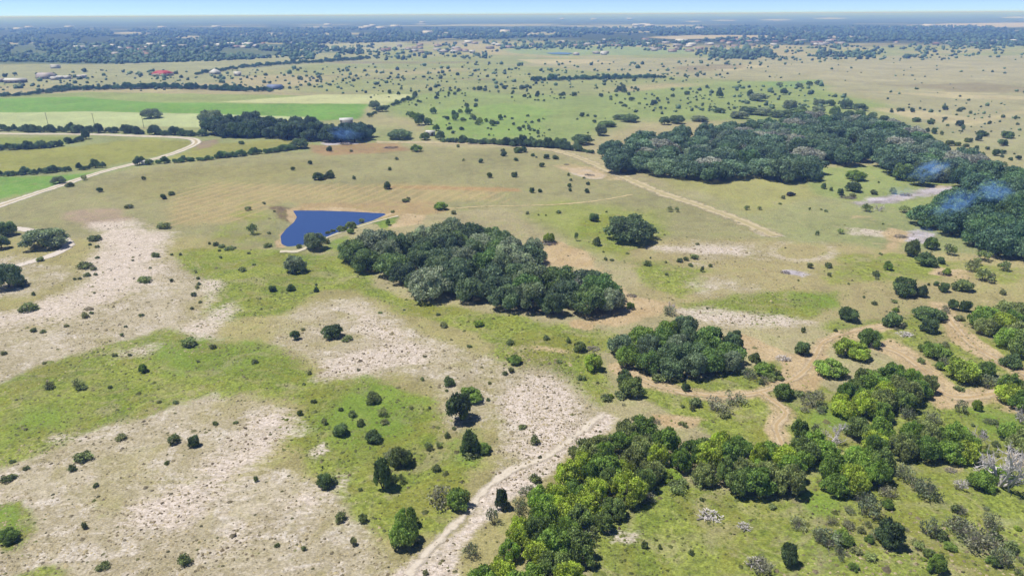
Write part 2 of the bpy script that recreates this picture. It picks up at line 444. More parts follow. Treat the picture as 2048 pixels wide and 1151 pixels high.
    L('chalk', [([(120, 430), (240, 440), (320, 470), (335, 540), (250, 590), (120, 640), (0, 672), (-120, 690), (-120, 625), (40, 605), (150, 560), (185, 510), (170, 470)], 5, 8, 0.72),
                ([(700, 600), (790, 650), (865, 695), (850, 732), (730, 745), (640, 755), (690, 710), (760, 690), (720, 650), (680, 620)], 3.5, 5, 0.66),
                ([(570, 820), (600, 855), (540, 920), (440, 985), (350, 1045), (230, 1065), (250, 1010), (370, 965), (440, 890), (500, 835)], 3, 4, 0.72),
                ([(660, 960), (720, 930), (700, 1000), (640, 1010), (560, 1050), (500, 1100), (400, 1120), (560, 1000)], 3, 4, 0.5),
                ([(1060, 740), (1110, 745), (1180, 820), (1210, 830), (1130, 890), (1050, 940), (1000, 900), (1060, 860), (1010, 800)], 2.5, 4, 0.62),
                ([(770, 1180), (850, 1100), (925, 1040), (965, 985), (1010, 945), (1090, 915), (1130, 925), (1060, 985), (985, 1050), (925, 1105), (915, 1180)], 1.3, 2.5, 0.85), ([(1080, 870), (1150, 850), (1205, 822), (1228, 836), (1160, 895), (1100, 935), (1060, 925)], 1.3, 2.5, 0.8),
                ([(1500, 460), (1560, 466), (1572, 474), (1520, 475)], 2, 3, 0.75), ([(1310, 495), (1400, 484), (1515, 490), (1490, 514), (1390, 514)], 3, 5, 0.66),
                ([(1360, 560), (1500, 575), (1480, 588), (1380, 572)], 3, 5, 0.55), ([(1370, 622), (1560, 628), (1660, 650), (1420, 648)], 2.5, 5, 0.6),
                ([(1145, 338), (1180, 340), (1215, 350), (1195, 357), (1150, 350)], 2, 3, 0.9),
                ([(1690, 455), (1780, 462), (1760, 472), (1700, 468)], 2, 3, 0.6), ([(370, 660), (470, 600), (480, 640), (420, 672)], 3, 5, 0.55),
                ([(400, 560), (440, 560), (440, 600), (410, 612)], 2.5, 4, 0.5), ([(240, 700), (300, 690), (290, 712), (200, 728)], 2.5, 4, 0.5),
                ([(-100, 960), (60, 985), (40, 1000), (-100, 1010)], 2, 3, 0.55), ([(90, 870), (200, 862), (190, 885), (90, 890)], 2, 3, 0.5), ([(1210, 1062), (1280, 1064), (1270, 1085), (1225, 1084)], 0.8, 1.5, 0.55),
                ([(620, 905), (650, 880), (660, 900), (630, 925)], 0.8, 1.5, 0.5), ([(620, 730), (700, 700), (700, 750), (640, 765)], 2.5, 4, 0.5)])
    L('dirt', [([(1085, 500), (1120, 486), (1165, 500), (1215, 545), (1250, 590), (1350, 602), (1370, 618), (1300, 640), (1230, 660), (1180, 640), (1220, 590), (1190, 540), (1090, 530)], 2.5, 4, 1.0),
               ([(800, 425), (870, 425), (850, 448), (780, 456)], 2, 4, 0.8), ([(548, 495), (558, 470), (580, 450), (570, 418), (590, 415), (700, 416), (790, 425), (776, 432), (700, 424), (600, 422), (600, 440), (575, 470), (566, 495)], 1.0, 1.5, 0.85),
               ([(1150, 640), (1190, 645), (1180, 662), (1150, 655)], 1, 2, 0.9), ([(1570, 712), (1650, 700), (1668, 732), (1628, 775), (1615, 800), (1568, 792)], 1.2, 2, 1.0), ([(1230, 728), (1300, 752), (1380, 775), (1500, 780), (1500, 796), (1380, 794), (1290, 772), (1235, 745)], 1.0, 2, 0.7), ([(1870, 605), (1900, 625), (1960, 690), (2060, 740), (2060, 765), (1950, 715), (1890, 660)], 1.2, 2, 0.8), ([(1640, 690), (1720, 655), (1800, 635), (1810, 652), (1720, 675), (1655, 705)], 1.2, 2.5, 0.65),
               ([(1480, 665), (1560, 695), (1590, 715), (1540, 720), (1470, 690)], 1.5, 3, 0.85), ([(1300, 825), (1350, 830), (1410, 838), (1400, 855), (1340, 858), (1305, 840)], 1.0, 1.5, 0.95),
               ([(1740, 690), (1780, 675), (1830, 710), (1880, 745), (1910, 780), (1990, 780), (1980, 800), (1880, 815), (1850, 780), (1800, 730)], 1.5, 2, 0.9),
               ([(1515, 790), (1560, 780), (1580, 840), (1550, 860), (1590, 910), (1560, 915), (1525, 860), (1545, 830)], 1.0, 2, 0.8),
               ([(1870, 530), (1960, 545), (1930, 560), (1850, 550)], 1.5, 3, 0.6), ([(1780, 455), (1830, 465), (1800, 500), (1750, 515), (1770, 480)], 2, 3, 0.7), ([(1500, 525), (1540, 540), (1590, 555), (1540, 552)], 2, 3, 0.6),
               ([(1100, 330), (1140, 322), (1260, 352), (1250, 362), (1160, 356)], 3, 4, 0.55), ([(1700, 430), (1745, 433), (1740, 440), (1700, 438)], 2, 3, 0.55),
               ([(1000, 690), (1090, 690), (1140, 705), (1100, 702)], 1, 2, 0.55), ([(2015, 905), (2060, 905), (2060, 935), (2020, 935)], 0.8, 1.2, 0.9), ([(1940, 600), (1990, 600), (2048, 615), (1990, 612)], 2, 3, 0.5), ([(2000, 800), (2060, 800), (2060, 830), (2010, 820)], 1, 2, 0.6),
               ([(1880, 930), (1930, 930), (1925, 945), (1885, 945)], 0.8, 1.2, 0.5)])
    L('ash', [([(1685, 402), (1740, 394), (1800, 386), (1850, 374), (1895, 372), (1900, 384), (1850, 396), (1790, 408), (1720, 412)], 4, 6, 0.75), ([(1830, 458), (1885, 466), (1865, 492), (1812, 482)], 3, 4, 0.6),
              ([(1550, 536), (1590, 538), (1645, 550), (1610, 560), (1555, 548)], 2.5, 4, 0.8), ([(636, 280), (680, 276), (712, 287), (645, 294)], 3, 5, 0.8)])
    L('till', [([(330, 395), (430, 365), (660, 372), (1000, 378), (1010, 402), (800, 408), (560, 402), (480, 440), (330, 450)], 5, 8, 1.0),
               ([(1085, 500), (1120, 486), (1165, 500), (1215, 545), (1250, 590), (1210, 580), (1180, 540)], 2, 3, 1.0)])
    # worn shoulders under the tracks
    for pts, wd, k in TRACK_MASKS:
        layers['dirt'] = np.maximum(layers['dirt'], lmask(pts, wd, 1.6) * k)
    ring = [tuple(q) for q in smooth_line(PP([(1605 + 62 * math.cos(t), 501 + 20 * math.sin(t)) for t in np.linspace(0, 6.283, 15)]), 4)]
    d = line_d(GX, GY, ring); arc = 0.26 + 0.18 * sstep(150, 120, GX) * sstep(250, 235, GY)
    layers['chalk'] = np.maximum(layers['chalk'], (1 - sstep(0.5, 5.0, d)) * arc * (GD < 500))
    return col, layers

TRACKS = [  # pixels along the middle, width in metres, rut pair?, label
    ('gravel_road', [(-60, 432), (0, 411), (50, 394), (120, 371), (200, 345), (270, 327), (330, 312), (372, 297), (392, 286), (384, 278), (340, 274), (250, 271), (120, 268), (-60, 266)], 8.0, True, 0.08),
    ('dirt_road', [(752, 284), (850, 285), (930, 287), (1010, 291), (1080, 297), (1130, 306), (1180, 324), (1240, 350), (1320, 385), (1400, 411), (1480, 441), (1550, 472)], 11.0, True, 0.08),
    ('dam_path', [(560, 503), (605, 499), (650, 477), (700, 460), (750, 444), (796, 432)], 2.6, False, 0.16),
    ('chalk_drive', [(-40, 456), (20, 456), (60, 461), (105, 470), (132, 482), (134, 494), (112, 507), (70, 521), (20, 536), (-40, 552)], 5.6, False, 0.08),
    ('sandy_track', [(1235, 735), (1290, 762), (1350, 780), (1430, 792), (1510, 786), (1575, 764), (1612, 738), (1632, 708), (1650, 682), (1710, 662), (1790, 648)], 3.0, True, 0.08),
    ('sandy_track', [(1520, 784), (1545, 800), (1572, 825), (1552, 850), (1560, 880), (1578, 915)], 3.0, True, 0.08),
    ('sandy_track', [(1880, 610), (1900, 640), (1930, 675), (1975, 708), (2060, 752), (2140, 790)], 3.8, True, 0.08),
    ('sandy_track', [(1755, 690), (1800, 705), (1850, 742), (1880, 782), (1930, 795), (2000, 784)], 4.4, True, 0.08),
    ('chalk_path', [(815, 1150), (870, 1085), (925, 1035), (975, 975), (1020, 940), (1090, 915), (1150, 872), (1205, 828)], 2.6, False, 0.08),
    ('mown_track', [(890, 418), (1000, 412), (1110, 409), (1190, 402), (1265, 389)], 2.6, False, 0.08),
]
TRACK_MASKS = [(t[1], t[2] * 1.6, 0.62) for t in TRACKS if t[0] == 'sandy_track']

GCOL, GL = ground_layers()

def ground_material():
    k = NT('pasture_ground')
    p = k.pos()
    n1 = k.noise(p, 0.021, 5, 0.6)
    n2 = k.noise(p, 0.17, 5, 0.6, 0.3)
    n3 = k.noise(p, 1.1, 4, 0.65)
    nb = k.noise(p, 0.062, 6, 0.62, 0.8)
    st = k.noise(k.mapping(p, math.radians(52), (0.42, 1.1, 1)), 0.8, 4, 0.62, 0.5)
    st2 = k.noise(k.mapping(p, math.radians(40), (0.8, 2.0, 1)), 1.0, 3, 0.6, 0.4)
    a = k.math('ADD', k.math('MULTIPLY', n1, 0.35), k.math('MULTIPLY', n2, 0.4))
    a = k.math('ADD', a, k.math('MULTIPLY', n3, 0.25))
    tone = k.ss(a, 0.34, 0.66, 0.74, 1.26)
    tc = k.n('ShaderNodeCombineColor'); [k.l(tone, tc.inputs[i]) for i in range(3)]
    c = k.mix(1.0, k.attr('col').outputs['Color'], tc.outputs[0], 'MULTIPLY')
    # greener and yellower drifts through the base grass
    c = k.mix(k.math('MULTIPLY', k.ss(n2, 0.48, 0.68), 0.38), c, alb(150, 160, 90))
    ns = k.noise(p, 0.33, 5, 0.65, 0.6)
    c = k.mix(k.math('MULTIPLY', k.ss(ns, 0.52, 0.72), 0.45), c, alb(208, 192, 146))
    def fac(name, nz, amt, lo=0.36, hi=0.62):
        m = k.attr(name).outputs['Fac']
        return k.ss(k.math('ADD', m, k.math('MULTIPLY', k.math('SUBTRACT', nz, 0.5), k.math('MULTIPLY', amt, k.math('MINIMUM', k.math('MULTIPLY', m, 5.0), 1.0)))), lo - 0.12, hi + 0.1)
    mixn = k.math('ADD', k.math('MULTIPLY', nb, 0.45), k.math('ADD', k.math('MULTIPLY', n2, 0.3), k.math('MULTIPLY', n3, 0.25)))
    mixs = k.math('ADD', k.math('MULTIPLY', st, 0.3), k.math('ADD', k.math('MULTIPLY', n3, 0.3), k.math('MULTIPLY', nb, 0.4)))
    fine = k.ss(n3, 0.3, 0.7, 0.72, 1.28)
    fc = k.n('ShaderNodeCombineColor'); [k.l(fine, fc.inputs[i]) for i in range(3)]
    dry = k.mix(k.ss(mixs, 0.36, 0.64), alb(180, 168, 136), alb(226, 214, 190))
    patch = k.noise(p, 0.052, 6, 0.66, 0.9); patch2 = k.noise(k.mapping(p, 1.1, (1, 1.5, 1)), 0.12, 6, 0.68, 0.7)
    fdry = k.math('MULTIPLY', fac('dry', mixs, 1.9), k.ss(patch, 0.36, 0.5, 0.35, 0.94))
    c = k.mix(fdry, c, dry)
    # bare pale scabs between the dry tussocks
    c = k.mix(k.math('MULTIPLY', fdry, k.ss(patch2, 0.50, 0.60, 0.0, 0.8)), c, k.mix(k.ss(n3, 0.36, 0.62), alb(206, 192, 170), alb(246, 236, 224)))
    gcol = k.mix(k.ss(mixn, 0.36, 0.64), alb(124, 146, 56), alb(168, 178, 84))
    gcol = k.mix(1.0, gcol, fc.outputs[0], 'MULTIPLY')
    fgr = k.math('MULTIPLY', fac('green', mixn, 2.2), k.ss(patch2, 0.34, 0.50, 0.42, 0.95))
    gcol = k.mix(k.ss(patch, 0.48, 0.62, 0.0, 0.7), gcol, alb(150, 150, 66))
    c = k.mix(fgr, c, gcol)
    c = k.mix(k.math('MULTIPLY', fgr, k.ss(k.noise(p, 0.085, 6, 0.7, 1.2), 0.54, 0.64, 0.0, 0.55)), c, alb(194, 182, 144))
    lcol = k.mix(k.ss(mixn, 0.36, 0.64), alb(108, 146, 50), alb(150, 176, 76))
    c = k.mix(k.math('MULTIPLY', fac('lush', k.math('ADD', k.math('MULTIPLY', nb, 0.6), k.math('ADD', k.math('MULTIPLY', n2, 0.25), k.math('MULTIPLY', n3, 0.15))), 2.6), 0.85), c, lcol)
    chcol = k.mix(k.ss(k.math('ADD', k.math('MULTIPLY', st2, 0.5), k.math('MULTIPLY', n3, 0.5)), 0.36, 0.6), alb(212, 196, 176), alb(248, 234, 222))
    mixc = k.math('ADD', k.math('MULTIPLY', st, 0.3), k.math('ADD', k.math('MULTIPLY', nb, 0.4), k.math('MULTIPLY', st2, 0.3)))
    c = k.mix(fac('chalk', mixc, 1.9, 0.34, 0.60), c, chcol)
    dcol = k.mix(k.ss(mixn, 0.35, 0.65), alb(200, 174, 130), alb(228, 206, 168))
    c = k.mix(fac('dirt', mixn, 1.9), c, dcol)
    acol = k.mix(k.ss(mixn, 0.38, 0.6), alb(158, 148, 152), alb(226, 218, 226))
    c = k.mix(fac('ash', mixc, 2.2, 0.34, 0.60), c, acol)
    # mower / harrow lines
    wv = k.n('ShaderNodeTexWave', wave_type='BANDS', bands_direction='X')
    k.l(k.mapping(p, math.radians(24), (1, 1, 1)), wv.inputs['Vector']); wv.inputs['Scale'].default_value = 0.055
    wv.inputs['Distortion'].default_value = 2.2; wv.inputs['Detail'].default_value = 2; wv.inputs['Detail Scale'].default_value = 0.6
    tl = k.math('MULTIPLY', k.attr('till').outputs['Fac'], k.ss(wv.outputs['Fac'], 0.55, 0.95))
    c = k.mix(k.math('MULTIPLY', tl, 0.42), c, alb(216, 192, 142))
    # grey-brown thatch and fresher blades drifting through everything
    c = k.mix(k.math('MULTIPLY', k.ss(k.noise(p, 0.11, 5, 0.65, 1.0), 0.5, 0.7), 0.30), c, alb(168, 160, 118))
    c = k.mix(k.math('MULTIPLY', k.ss(k.noise(p, 0.5, 4, 0.7, 0.5), 0.54, 0.72), 0.25), c, alb(128, 130, 78))
    nz = k.noise(k.mapping(p, 0.7, (1, 1.7, 1)), 1.9, 5, 0.75)
    ft = k.ss(nz, 0.34, 0.66, 0.74, 1.24)
    fcc = k.n('ShaderNodeCombineColor'); [k.l(ft, fcc.inputs[i]) for i in range(3)]
    c = k.mix(1.0, c, fcc.outputs[0], 'MULTIPLY')
    h = k.math('ADD', k.math('MULTIPLY', n3, 1.0), k.math('MULTIPLY', n2, 1.2))
    return k.out(k.bsdf(c, 0.95, 0.08, k.bump(h, 0.8, 0.6)))

MAT_GROUND = ground_material()
at = {'col': ('FLOAT_COLOR', np.hstack([GCOL, np.ones((len(GCOL), 1))]))}
for nm, arr in GL.items(): at[nm] = ('FLOAT', arr)
gme = mesh_np('ground', GV, GF, MAT_GROUND, True, at)
tag(link('ground', gme), kind='structure')

# ------------------------------------------------------------------ tracks and roads (sheets just above the ground)
def track_material(name, c_rut, c_mid, rut, ragged=2.4):
    k = NT(name)
    u = k.attr('u').outputs['Fac']            # -1 .. 1 across
    p = k.pos()
    n = k.noise(p, 0.30, 6, 0.7, 0.5); nf = k.noise(p, 1.7, 3, 0.6)
    au = k.math('ABSOLUTE', u)
    if rut:
        f = k.ss(k.math('ABSOLUTE', k.math('SUBTRACT', au, 0.52)), 0.20, 0.42, 1.0, 0.0)
    else:
        f = k.ss(au, 0.5, 1.0, 1.0, 0.3)
    f = k.ss(k.math('ADD', f, k.math('MULTIPLY', k.math('SUBTRACT', n, 0.5), 1.3)), 0.3, 0.7)
    c = k.mix(f, c_mid, c_rut)
    c = k.mix(k.ss(nf, 0.4, 0.75, 0, 0.35), c, alb(190, 172, 140))
    al = k.ss(k.math('ADD', k.math('SUBTRACT', 1.0, au), k.math('MULTIPLY', k.math('SUBTRACT', n, 0.5), ragged)), 0.12, 0.35 + 0.2 * ragged)
    tr = k.n('ShaderNodeBsdfTransparent')
    mx = k.n('ShaderNodeMixShader'); k.l(al, mx.inputs[0]); k.l(tr.outputs[0], mx.inputs[1]); k.l(k.bsdf(c, 0.95, 0.08), mx.inputs[2])
    return k.out(mx.outputs[0])
MAT_TR = {
    'gravel_road': track_material('gravel_road', alb(244, 236, 224), alb(204, 190, 158), True, 0.9),
    'dirt_road': track_material('dirt_road', alb(222, 208, 172), alb(198, 186, 142), True, 2.0),
    'dam_path': track_material('dam_path', alb(234, 226, 200), alb(200, 190, 146), False, 1.2),
    'chalk_drive': track_material('chalk_drive', alb(240, 230, 220), alb(220, 208, 188), False, 0.9),
    'sandy_track': track_material('sandy_track', alb(226, 205, 170), alb(206, 180, 138), True),
    'chalk_path': track_material('chalk_path', alb(240, 228, 210), alb(200, 184, 150), False),
    'mown_track': track_material('mown_track', alb(222, 206, 156), alb(196, 180, 124), False),
}
for nm, pts, wd, rut, dz in TRACKS:
    ln = smooth_line(PP(pts))
    tg = np.gradient(ln, axis=0); tg /= np.linalg.norm(tg, axis=1)[:, None] + 1e-9
    nv = np.stack([-tg[:, 1], tg[:, 0]], 1)
    U = np.linspace(-1, 1, 7)
    wv = wd / 2 * (0.9 + 0.35 * fnoise(np.arange(len(ln)) / 6.0, np.zeros(len(ln)) + wd, 4))
    XY = ln[:, None, :] + nv[:, None, :] * (U[None, :, None] * wv[:, None, None])
    X, Y = XY[..., 0].ravel(), XY[..., 1].ravel()
    Z = terrain(X, Y) + dz
    m = len(ln); i = np.arange(m - 1)[:, None] * 7 + np.arange(6)[None, :]
    Fq = np.stack([i, i + 7, i + 8, i + 1], -1).reshape(-1, 4)
    me = mesh_np(nm, np.stack([X, Y, Z], 1), [Fq[:, ::-1]], MAT_TR[nm], True, {'u': ('FLOAT', np.tile(U, m))})
    tag(link(nm, me), kind='structure')

# ------------------------------------------------------------------ pond water
def make_pond():
    k = NT('pond_water')
    p = k.pos()
    n = k.noise(k.mapping(p, 0.5, (1, 2.2, 1)), 0.9, 3, 0.6)
    b = k.n('ShaderNodeBsdfPrincipled')
    b.inputs['Base Color'].default_value = (0.03, 0.062, 0.19, 1); b.inputs['Roughness'].default_value = 0.13
    b.inputs['IOR'].default_value = 1.33
    k.l(k.bump(n, 0.3, 0.08), b.inputs['Normal'])
    m = k.out(b.outputs[0])
    c = np.mean(POND, axis=0)
    a = np.array(POND)
    # outline pushed 2.5 m into the bank, so that the shore itself cuts the water
    out_ = []
    nP = len(a)
    for i in range(nP):
        e1 = a[i] - a[i - 1]; e2 = a[(i + 1) % nP] - a[i]
        t = e1 / np.linalg.norm(e1) + e2 / np.linalg.norm(e2); t /= np.linalg.norm(t)
        nn = np.array([t[1], -t[0]])
        if poly_sd(np.array([a[i][0] + nn[0] * 0.5]), np.array([a[i][1] + nn[1] * 0.5]), POND)[0] < 0: nn = -nn
        out_.append(a[i] + nn * 2.0)
    V = np.array([(x, y, WATER_Z) for x, y in out_])
    from mathutils.geometry import tessellate_polygon
    tri = np.array(tessellate_polygon([[Vector(v) for v in V]]))
    me = mesh_np('pond_water', V, [tri], m)
    bm = me
    o = link('pond_water', me); tag(o, kind='structure')
    # make faces look up
    if me.polygons[0].normal.z < 0: me.flip_normals()
    # a second stock pond far off by the town
    q = [flat(x, y, -0.2) for x, y in [(1092, 105), (1120, 103.5), (1146, 105), (1136, 107.5), (1104, 107)]]
    V2 = np.array([(v[0], v[1], T(v[0], v[1]) + 0.5) for v in q]); V2[:, 2] = V2[:, 2].max()
    me2 = mesh_np('stock_pond', V2, [np.array([[0, 1, 2], [0, 2, 3], [0, 3, 4]])], m)
    if me2.polygons[0].normal.z < 0: me2.flip_normals()
    tag(link('stock_pond', me2), kind='structure')
make_pond()

# ------------------------------------------------------------------ vegetation materials
def leaf_material():
    k = NT('foliage')
    oi = k.n('ShaderNodeObjectInfo')
    tone = k.attr('tone').outputs['Fac']
    n = k.noise(k.n('ShaderNodeTexCoord').outputs['Object'], 2.6, 3)
    v = k.math('MULTIPLY', k.ss(tone, 0, 1, 0.45, 1.65), k.ss(n, 0.3, 0.7, 0.75, 1.25))
    cb = k.n('ShaderNodeCombineColor'); [k.l(v, cb.inputs[i]) for i in range(3)]
    c = k.mix(1.0, oi.outputs['Color'], cb.outputs[0], 'MULTIPLY')
    c = k.mix(k.ss(tone, 0.82, 1.0, 0, 0.35), c, alb(150, 160, 70))
    d = k.bsdf(c, 0.55, 0.25)
    t = k.n('ShaderNodeBsdfTranslucent'); k.l(c, t.inputs[0])
    mx = k.n('ShaderNodeMixShader'); mx.inputs[0].default_value = 0.38
    k.l(d, mx.inputs[1]); k.l(t.outputs[0], mx.inputs[2])
    return k.out(mx.outputs[0])
MAT_LEAF = leaf_material()
MAT_BARK = simple_mat('bark', (0.09, 0.075, 0.06), 0.95, 0.1, 0.3, 3)
MAT_DEAD = simple_mat('bleached_wood', (0.60, 0.56, 0.55), 0.9, 0.1, 0.25, 2)
MAT_GREYTWIG = simple_mat('grey_twigs', (0.24, 0.22, 0.19), 0.95, 0.1, 0.3, 2)
MAT_CHAR = simple_mat('charred_wood', (0.10, 0.085, 0.085), 0.95, 0.1, 0.6, 1.2)

# ------------------------------------------------------------------ plant meshes (unit radius, unit height)
def leaf_quads(C, N, size, r):
    n = len(C)
    t = r.normal(size=(n, 3)); t -= (t * N).sum(1)[:, None] * N
    t /= np.linalg.norm(t, axis=1)[:, None] + 1e-9
    b = np.cross(N, t)
    s = size * r.uniform(0.6, 1.35, n)[:, None]
    a = r.uniform(0.5, 0.9, n)[:, None]
    V = np.stack([C - t * s, C - b * s * a + N * s * 0.18, C + t * s * 0.9, C + b * s * a * 0.8 - N * s * 0.12], 1).reshape(-1, 3)
    F = np.arange(4 * n).reshape(-1, 4)
    return V, F
def crown_mesh(name, seed, lobes, leaves, lsize, zlo=0.18, spread=0.62, lobe_r=(0.30, 0.46), rand=0.75, inner=0.12, flat_top=1.0):
    r = np.random.default_rng(seed)
    Cs, Rs = [], []
    for i in range(lobes):
        f = (i + 0.5) / lobes
        ang = i * 2.39996 + r.uniform(-0.4, 0.4)
        h = 1 - f ** 0.85
        rad = spread * math.sqrt(max(0.02, 1 - (h * 0.93) ** 2)) * r.uniform(0.75, 1.1)
        lr = r.uniform(*lobe_r)
        zc = zlo + 0.22 + h * (0.80 - zlo - 0.22) * r.uniform(0.85, 1.1) * flat_top
        if i > 3 and r.random() < 0.14: continue
        Cs.append((rad * math.cos(ang), rad * math.sin(ang), zc)); Rs.append((lr, lr, lr * r.uniform(0.48, 0.68)))
    Cs, Rs = np.array(Cs), np.array(Rs); lobes = len(Cs)
    Cs[:, :2] += r.normal(size=(lobes, 2)) * 0.05
    pw = Rs[:, 0] ** 2; pw /= pw.sum()
    k = r.choice(lobes, leaves * 3, p=pw)
    D = r.normal(size=(leaves * 3, 3)); D[:, 2] += 0.25; D /= np.linalg.norm(D, axis=1)[:, None]
    rr = np.where(r.random(leaves * 3) < inner, r.uniform(0.5, 0.9, leaves * 3), r.uniform(0.88, 1.06, leaves * 3))
    # little secondary lumps on every lobe
    lump = 0.20 * np.sin(D[:, 0] * 7 + k * 2.1) * np.sin(D[:, 1] * 8 + k) + 0.12 * np.sin(D[:, 2] * 11 + k * 3)
    Pt = Cs[k] + D * Rs[k] * (rr + lump)[:, None]
    q = ((Pt[:, None, :] - Cs[None]) / Rs[None]); q = np.sqrt((q ** 2).sum(2)); q[np.arange(len(Pt)), k] = 9
    ok = (q.min(1) > 0.86) & (Pt[:, 2] > zlo * r.uniform(0.5, 1.2, len(Pt)))
    Pt, D, k = Pt[ok][:leaves], D[ok][:leaves], k[ok][:leaves]
    Pt = Pt + r.normal(size=Pt.shape) * lsize * 0.45
    N = D + r.normal(size=D.shape) * rand; N[:, 2] += 0.25; N /= np.linalg.norm(N, axis=1)[:, None]
    V, F = leaf_quads(Pt, N, lsize, r)
    lobe_t = r.uniform(0.25, 0.75, lobes)
    tone = np.clip(lobe_t[k] + r.normal(size=len(k)) * 0.24, 0, 1)
    return mesh_np(name, V, [F], MAT_LEAF, False, {'tone': ('FLOAT', np.repeat(tone, 4))})

def tube(path, radii, sides=5):
    path = np.array(path, float); V = []; n = len(path)
    for i in range(n):
        d = path[min(i + 1, n - 1)] - path[max(i - 1, 0)]; d /= np.linalg.norm(d) + 1e-9
        a = np.cross(d, [0.31, 0.17, 0.93]); a /= np.linalg.norm(a) + 1e-9; b = np.cross(d, a)
        for s in range(sides):
            t = 2 * math.pi * s / sides
            V.append(path[i] + (a * math.cos(t) + b * math.sin(t)) * radii[i])
    F = [(i * sides + s, i * sides + (s + 1) % sides, (i + 1) * sides + (s + 1) % sides, (i + 1) * sides + s) for i in range(n - 1) for s in range(sides)]
    return np.array(V), np.array(F)
def join(parts):
    V = []; F = []; o = 0
    for v, f in parts:
        V.append(v); F.append(f + o); o += len(v)
    return np.vstack(V), np.vstack(F)
def trunk_mesh(name, seed, stems=1, top=0.55, rad=0.055, mat=None):
    r = np.random.default_rng(seed); parts = []
    for s in range(stems):
        a = r.uniform(0, 6.28); lean = 0.08 if stems == 1 else 0.22
        p0 = np.array([0.03 * math.cos(a), 0.03 * math.sin(a), -0.03])
        p1 = p0 + np.array([lean * math.cos(a) * 0.5, lean * math.sin(a) * 0.5, top * 0.45])
        parts.append(tube([p0, (p0 + p1) / 2 + r.normal(size=3) * 0.01, p1], [rad * 1.35, rad, rad * 0.8], 7))
        for l in range(4):
            b = a + l * 1.6 + r.uniform(-0.3, 0.3); L = r.uniform(0.35, 0.55)
            e = p1 + np.array([L * math.cos(b), L * math.sin(b), top * r.uniform(0.4, 0.75)])
            mid = (p1 + e) / 2 + np.array([0, 0, -0.03])
            parts.append(tube([p1 - [0, 0, 0.02], mid, e], [rad * 0.65, rad * 0.4, rad * 0.12], 5))
    V, F = join(parts)
    return mesh_np(name, V, [F], mat or MAT_BARK, True)
def bare_mesh(name, seed, levels=4, kids=4, mat=None, stems=3, thick=0.03, up_=0.5, droop=0.0):
    r = np.random.default_rng(seed); parts = []
    def grow(p, d, L, rad, lv):
        n = 4; path = [p]; q = p; dd = d.copy()
        for i in range(n - 1):
            dd = dd + r.normal(size=3) * 0.22; dd[2] += 0.06 - droop; dd /= np.linalg.norm(dd); q = q + dd * L / (n - 1); path.append(q)
        parts.append(tube(path, np.linspace(rad, rad * 0.5, n), 4 if lv else 5))
        if lv >= levels - 1: return
        for j in range(kids):
            t = r.uniform(0.35, 1.0); k = min(n - 2, int(t * (n - 1))); base = path[k] + (path[k + 1] - path[k]) * (t * (n - 1) - k)
            nd = dd + r.normal(size=3) * 0.75; nd /= np.linalg.norm(nd)
            grow(base, nd, L * r.uniform(0.45, 0.7), rad * 0.52, lv + 1)
    for s in range(stems):
        a = s * 6.283 / stems + r.uniform(-0.4, 0.4)
        d = np.array([math.cos(a) * (1 - up_), math.sin(a) * (1 - up_), up_ + 0.15]); d /= np.linalg.norm(d)
        grow(np.array([0.02 * math.cos(a), 0.02 * math.sin(a), -0.03]), d, 0.62, thick, 0)
    V, F = join(parts)
    s = np.abs(V[:, :2]).max(); V[:, :2] /= s; V[:, 2] /= V[:, 2].max()
    V[:, 2] = np.maximum(V[:, 2], -0.04)
    return mesh_np(name, V, [F], mat or MAT_DEAD, True)

OAK = [crown_mesh('oak_crown', 100 + i, 22 + i % 3 * 4, 6800, 0.047, zlo=0.09, lobe_r=(0.20, 0.36), spread=0.70, rand=1.0) for i in range(7)]
OAK_T = [trunk_mesh('oak_trunk', 120 + i, 1 + i % 2) for i in range(3)]
ELM = [crown_mesh('leafy_crown', 200 + i, 20 + i % 4 * 3, 6400, 0.048, zlo=0.05, spread=0.72, lobe_r=(0.17, 0.34), rand=1.2, inner=0.25) for i in range(6)]
ELM_T = [trunk_mesh('leafy_trunk', 220 + i, 3, 0.5, 0.04) for i in range(3)]
JUN = [crown_mesh('juniper_crown', 300 + i, 16, 3600, 0.062, zlo=0.02, spread=0.60, lobe_r=(0.22, 0.42), rand=1.0) for i in range(5)]
JUN_T = [trunk_mesh('juniper_trunk', 320 + i, 2, 0.45, 0.05) for i in range(2)]
SHR = [crown_mesh('shrub_leaves', 400 + i, 9 + i % 3 * 2, 700, 0.115, zlo=-0.02, spread=0.62, lobe_r=(0.24, 0.44), rand=1.0) for i in range(6)]
AIR = [crown_mesh('airy_crown', 500 + i, 11, 620, 0.085, zlo=0.12, spread=0.66, lobe_r=(0.22, 0.34), rand=1.0, inner=0.35) for i in range(4)]
AIR_T = [bare_mesh('airy_branches', 520 + i, 3, 4, MAT_GREYTWIG, 3, 0.028, 0.6) for i in range(3)]
GRY = [bare_mesh('grey_branches', 600 + i, 4, 4, MAT_GREYTWIG, 5, 0.022, 0.45) for i in range(4)]
GRY_L = [crown_mesh('grey_leaves', 620 + i, 10, 420, 0.075, zlo=0.05, spread=0.62, lobe_r=(0.25, 0.4), rand=1.0, inner=0.4) for i in range(3)]
DEAD = [bare_mesh('dead_branches', 700 + i, 4, 4, MAT_DEAD, 3, 0.05, 0.55) for i in range(3)]
DEADF = [bare_mesh('bleached_branches', 720 + i, 4, 5, MAT_DEAD, 4, 0.04, 0.35) for i in range(2)]

